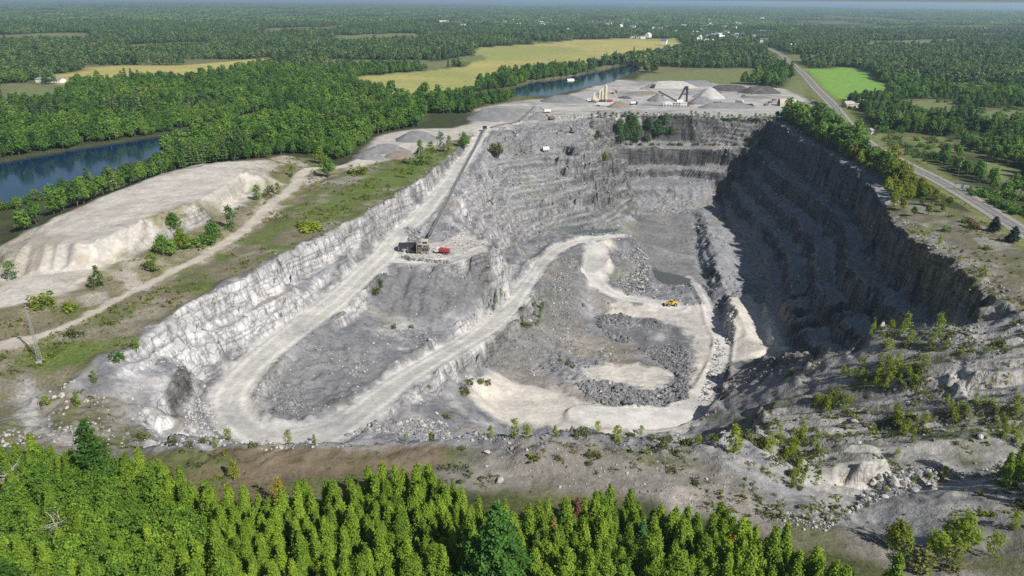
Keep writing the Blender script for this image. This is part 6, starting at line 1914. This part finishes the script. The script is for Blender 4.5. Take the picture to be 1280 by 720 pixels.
for poly, n, s, pick in [([(745, 396), (780, 392), (790, 400), (780, 406), (750, 405)], 260, .9, [1, 3, 3]), ([(745, 405), (765, 412), (790, 424), (785, 430), (760, 422)], 240, .9, [1, 3, 3]), ([(800, 436), (830, 432), (855, 432), (862, 448), (860, 500), (830, 505), (850, 470), (820, 450)], 700, .95, [3, 3, 1]),
                         ([(720, 480), (760, 475), (800, 490), (835, 485), (845, 500), (800, 508), (750, 505)], 900, .9, [1, 1, 2, 3]), ([(800, 325), (815, 335), (805, 365), (785, 370), (772, 350), (795, 340)], 420, .9, [1, 3, 3, 0]), ([(780, 312), (800, 310), (812, 322), (800, 332), (775, 325)], 240, .8, [1, 3, 0]),
                         ([(500, 318), (515, 322), (560, 326), (562, 330), (520, 327), (497, 322)], 70, .8, [1, 3]), ([(505, 285), (525, 286), (530, 298), (512, 302)], 120, .7, [1, 3]), ([(905, 390), (915, 385), (920, 430), (908, 430)], 160, .8, [0, 1]), ([(895, 420), (908, 440), (890, 500), (870, 510), (880, 480), (890, 450)], 160, .7, [1, 3]),
                         ([(430, 545), (520, 520), (560, 530), (590, 545), (520, 550)], 900, .7, [0, 1, 1, 2]), ([(330, 470), (380, 480), (390, 510), (350, 520), (335, 500)], 300, .5, [1, 3, 2]), ([(225, 490), (262, 500), (275, 540), (230, 545)], 420, .5, [0, 1]), ([(170, 552), (300, 550), (430, 554), (430, 560), (200, 560)], 500, .5, [0, 0, 1]), ([(1090, 600), (1180, 585), (1180, 600), (1060, 640)], 380, .7, [0, 1, 3]), ([(960, 640), (1060, 650), (1040, 665), (970, 660)], 90, .4, [0, 1]), ([(580, 560), (900, 556), (980, 600), (900, 640), (700, 610)], 500, .28, [0, 1, 1]), ([(610, 430), (680, 430), (740, 460), (690, 465), (610, 460)], 400, .5, [1, 1, 3]), ([(690, 340), (715, 340), (715, 430), (690, 430)], 400, .5, [0, 1, 3]),
                         ([(640, 180), (760, 200), (780, 270), (640, 300), (600, 250)], 900, .8, [1, 1, 2, 3])]:
    heap(poly, n, s, pick)
ax = np.concatenate([q[0] for q in RP_]); ay = np.concatenate([q[1] for q in RP_]); asz = np.concatenate([q[2] for q in RP_]); apk = np.concatenate([q[3] for q in RP_])
stuff_on_points('rubble', np.stack([ax, ay, sample(Z, ax, ay) + asz * .15], 1), r9.uniform(-.6, .6, (len(ax), 3)) + np.stack([0 * ax, 0 * ax, r9.uniform(0, 6.28, len(ax))], 1), asz, apk, ROCKS,
                'broken limestone rubble over the quarry slopes and heaps', 'rubble')
print('rocks', len(ax))
# ------------------------------------------------------------------ scrub and grass tufts
TUFT = []
for kq, (hh, rr, mt) in enumerate(((.5, .5, L_SCRUB), (.9, .8, L_SCRUB), (.6, .7, L_YG))):
    cr, wo = bush_shape(800 + kq, h=hh, R=rr, nc=12, per=5, size=.28); TUFT.append(src(crown_mesh('tuft', cr, mt)))
veg = np.clip(M['grass'] * .6 + M['green'] * .8 + M['openl'] * (1 - M['heap']) * .5 + M['strip'] * .6 + M['nearb'] * .25 + M['nearl'] * .5 + rf * 1.0 + M['nearr'] * .35 + (1 - sm(7, 11, HWD)) * .2, 0, 1) * (1 - onroad) * inner
veg *= sm(-.1, .3, fbm(GX, GY, 12, 4, 150))
N1 = 90000
qx = r9.uniform(-285, 290, N1); qy = 125 + (560 - 125) * r9.uniform(0, 1, N1) ** 1.3
k = r9.uniform(0, 1, N1) < sample(veg, qx, qy) * .8
qx, qy = qx[k], qy[k]
stuff_on_points('scrub', np.stack([qx, qy, sample(Z, qx, qy) - .05], 1), zrot(len(qx), r9), np.exp(r9.normal(-.15, .4, len(qx))), r9.integers(0, 3, len(qx)), TUFT, 'dry grass tufts and low scrub on the banks and strips', 'scrub')
print('tufts', len(qx))

THICK = [src(tree_mesh('shrub', *BUSHES[q], L_BROAD)) for q in range(3)] + [src(tree_mesh('shrub', *BUSHES[0], L_SCRUB))]
N2 = 26000
qx = r9.uniform(150, 900, N2); qy = r9.uniform(230, 1150, N2)
hx2 = np.interp(qy, hwl[:, 1], hwl[:, 0])
k = (qx > hx2 + 13) & inview(qx, qy, 1.05) & (r9.uniform(0, 1, N2) < .35 + 1.3 * fbm(qx, qy, 55, 3, 321)) & (sample(FM['green'], qx, qy) < .1)
for (cx, cy), rr_ in CLEAR: k &= np.hypot(qx - cx, qy - cy) > rr_ * .8
qx, qy = qx[k], qy[k]
stuff_on_points('thicket', np.stack([qx, qy, sample(Z, qx, qy) - .1], 1), zrot(len(qx), r9), np.exp(r9.normal(.35, .35, len(qx))), r9.integers(0, 4, len(qx)), THICK, 'low green thickets in the rough meadows across the highway', 'thicket')
# ------------------------------------------------------------------ air
hz = MB().box((0, 0, 16), (190000, 190000, 182)).build('haze', None) if False else None
hm = bpy.data.materials.new('haze'); hm.use_nodes = True; ht = hm.node_tree; ht.nodes.clear()
ho = ht.nodes.new('ShaderNodeOutputMaterial'); hv = ht.nodes.new('ShaderNodeVolumePrincipled')
hv.inputs['Color'].default_value = (0.58, 0.80, 1.0, 1); hv.inputs['Density'].default_value = HAZE_D; hv.inputs['Anisotropy'].default_value = 0.2
ht.links.new(hv.outputs[0], ho.inputs['Volume'])
hb = MB().box((0, 0, 18), (190000, 190000, 190))
ho_ = hb.build('haze', hm); ho_['kind'] = 'stuff'; ho_['label'] = 'thin blue haze fading the far forest'; ho_['category'] = 'haze'
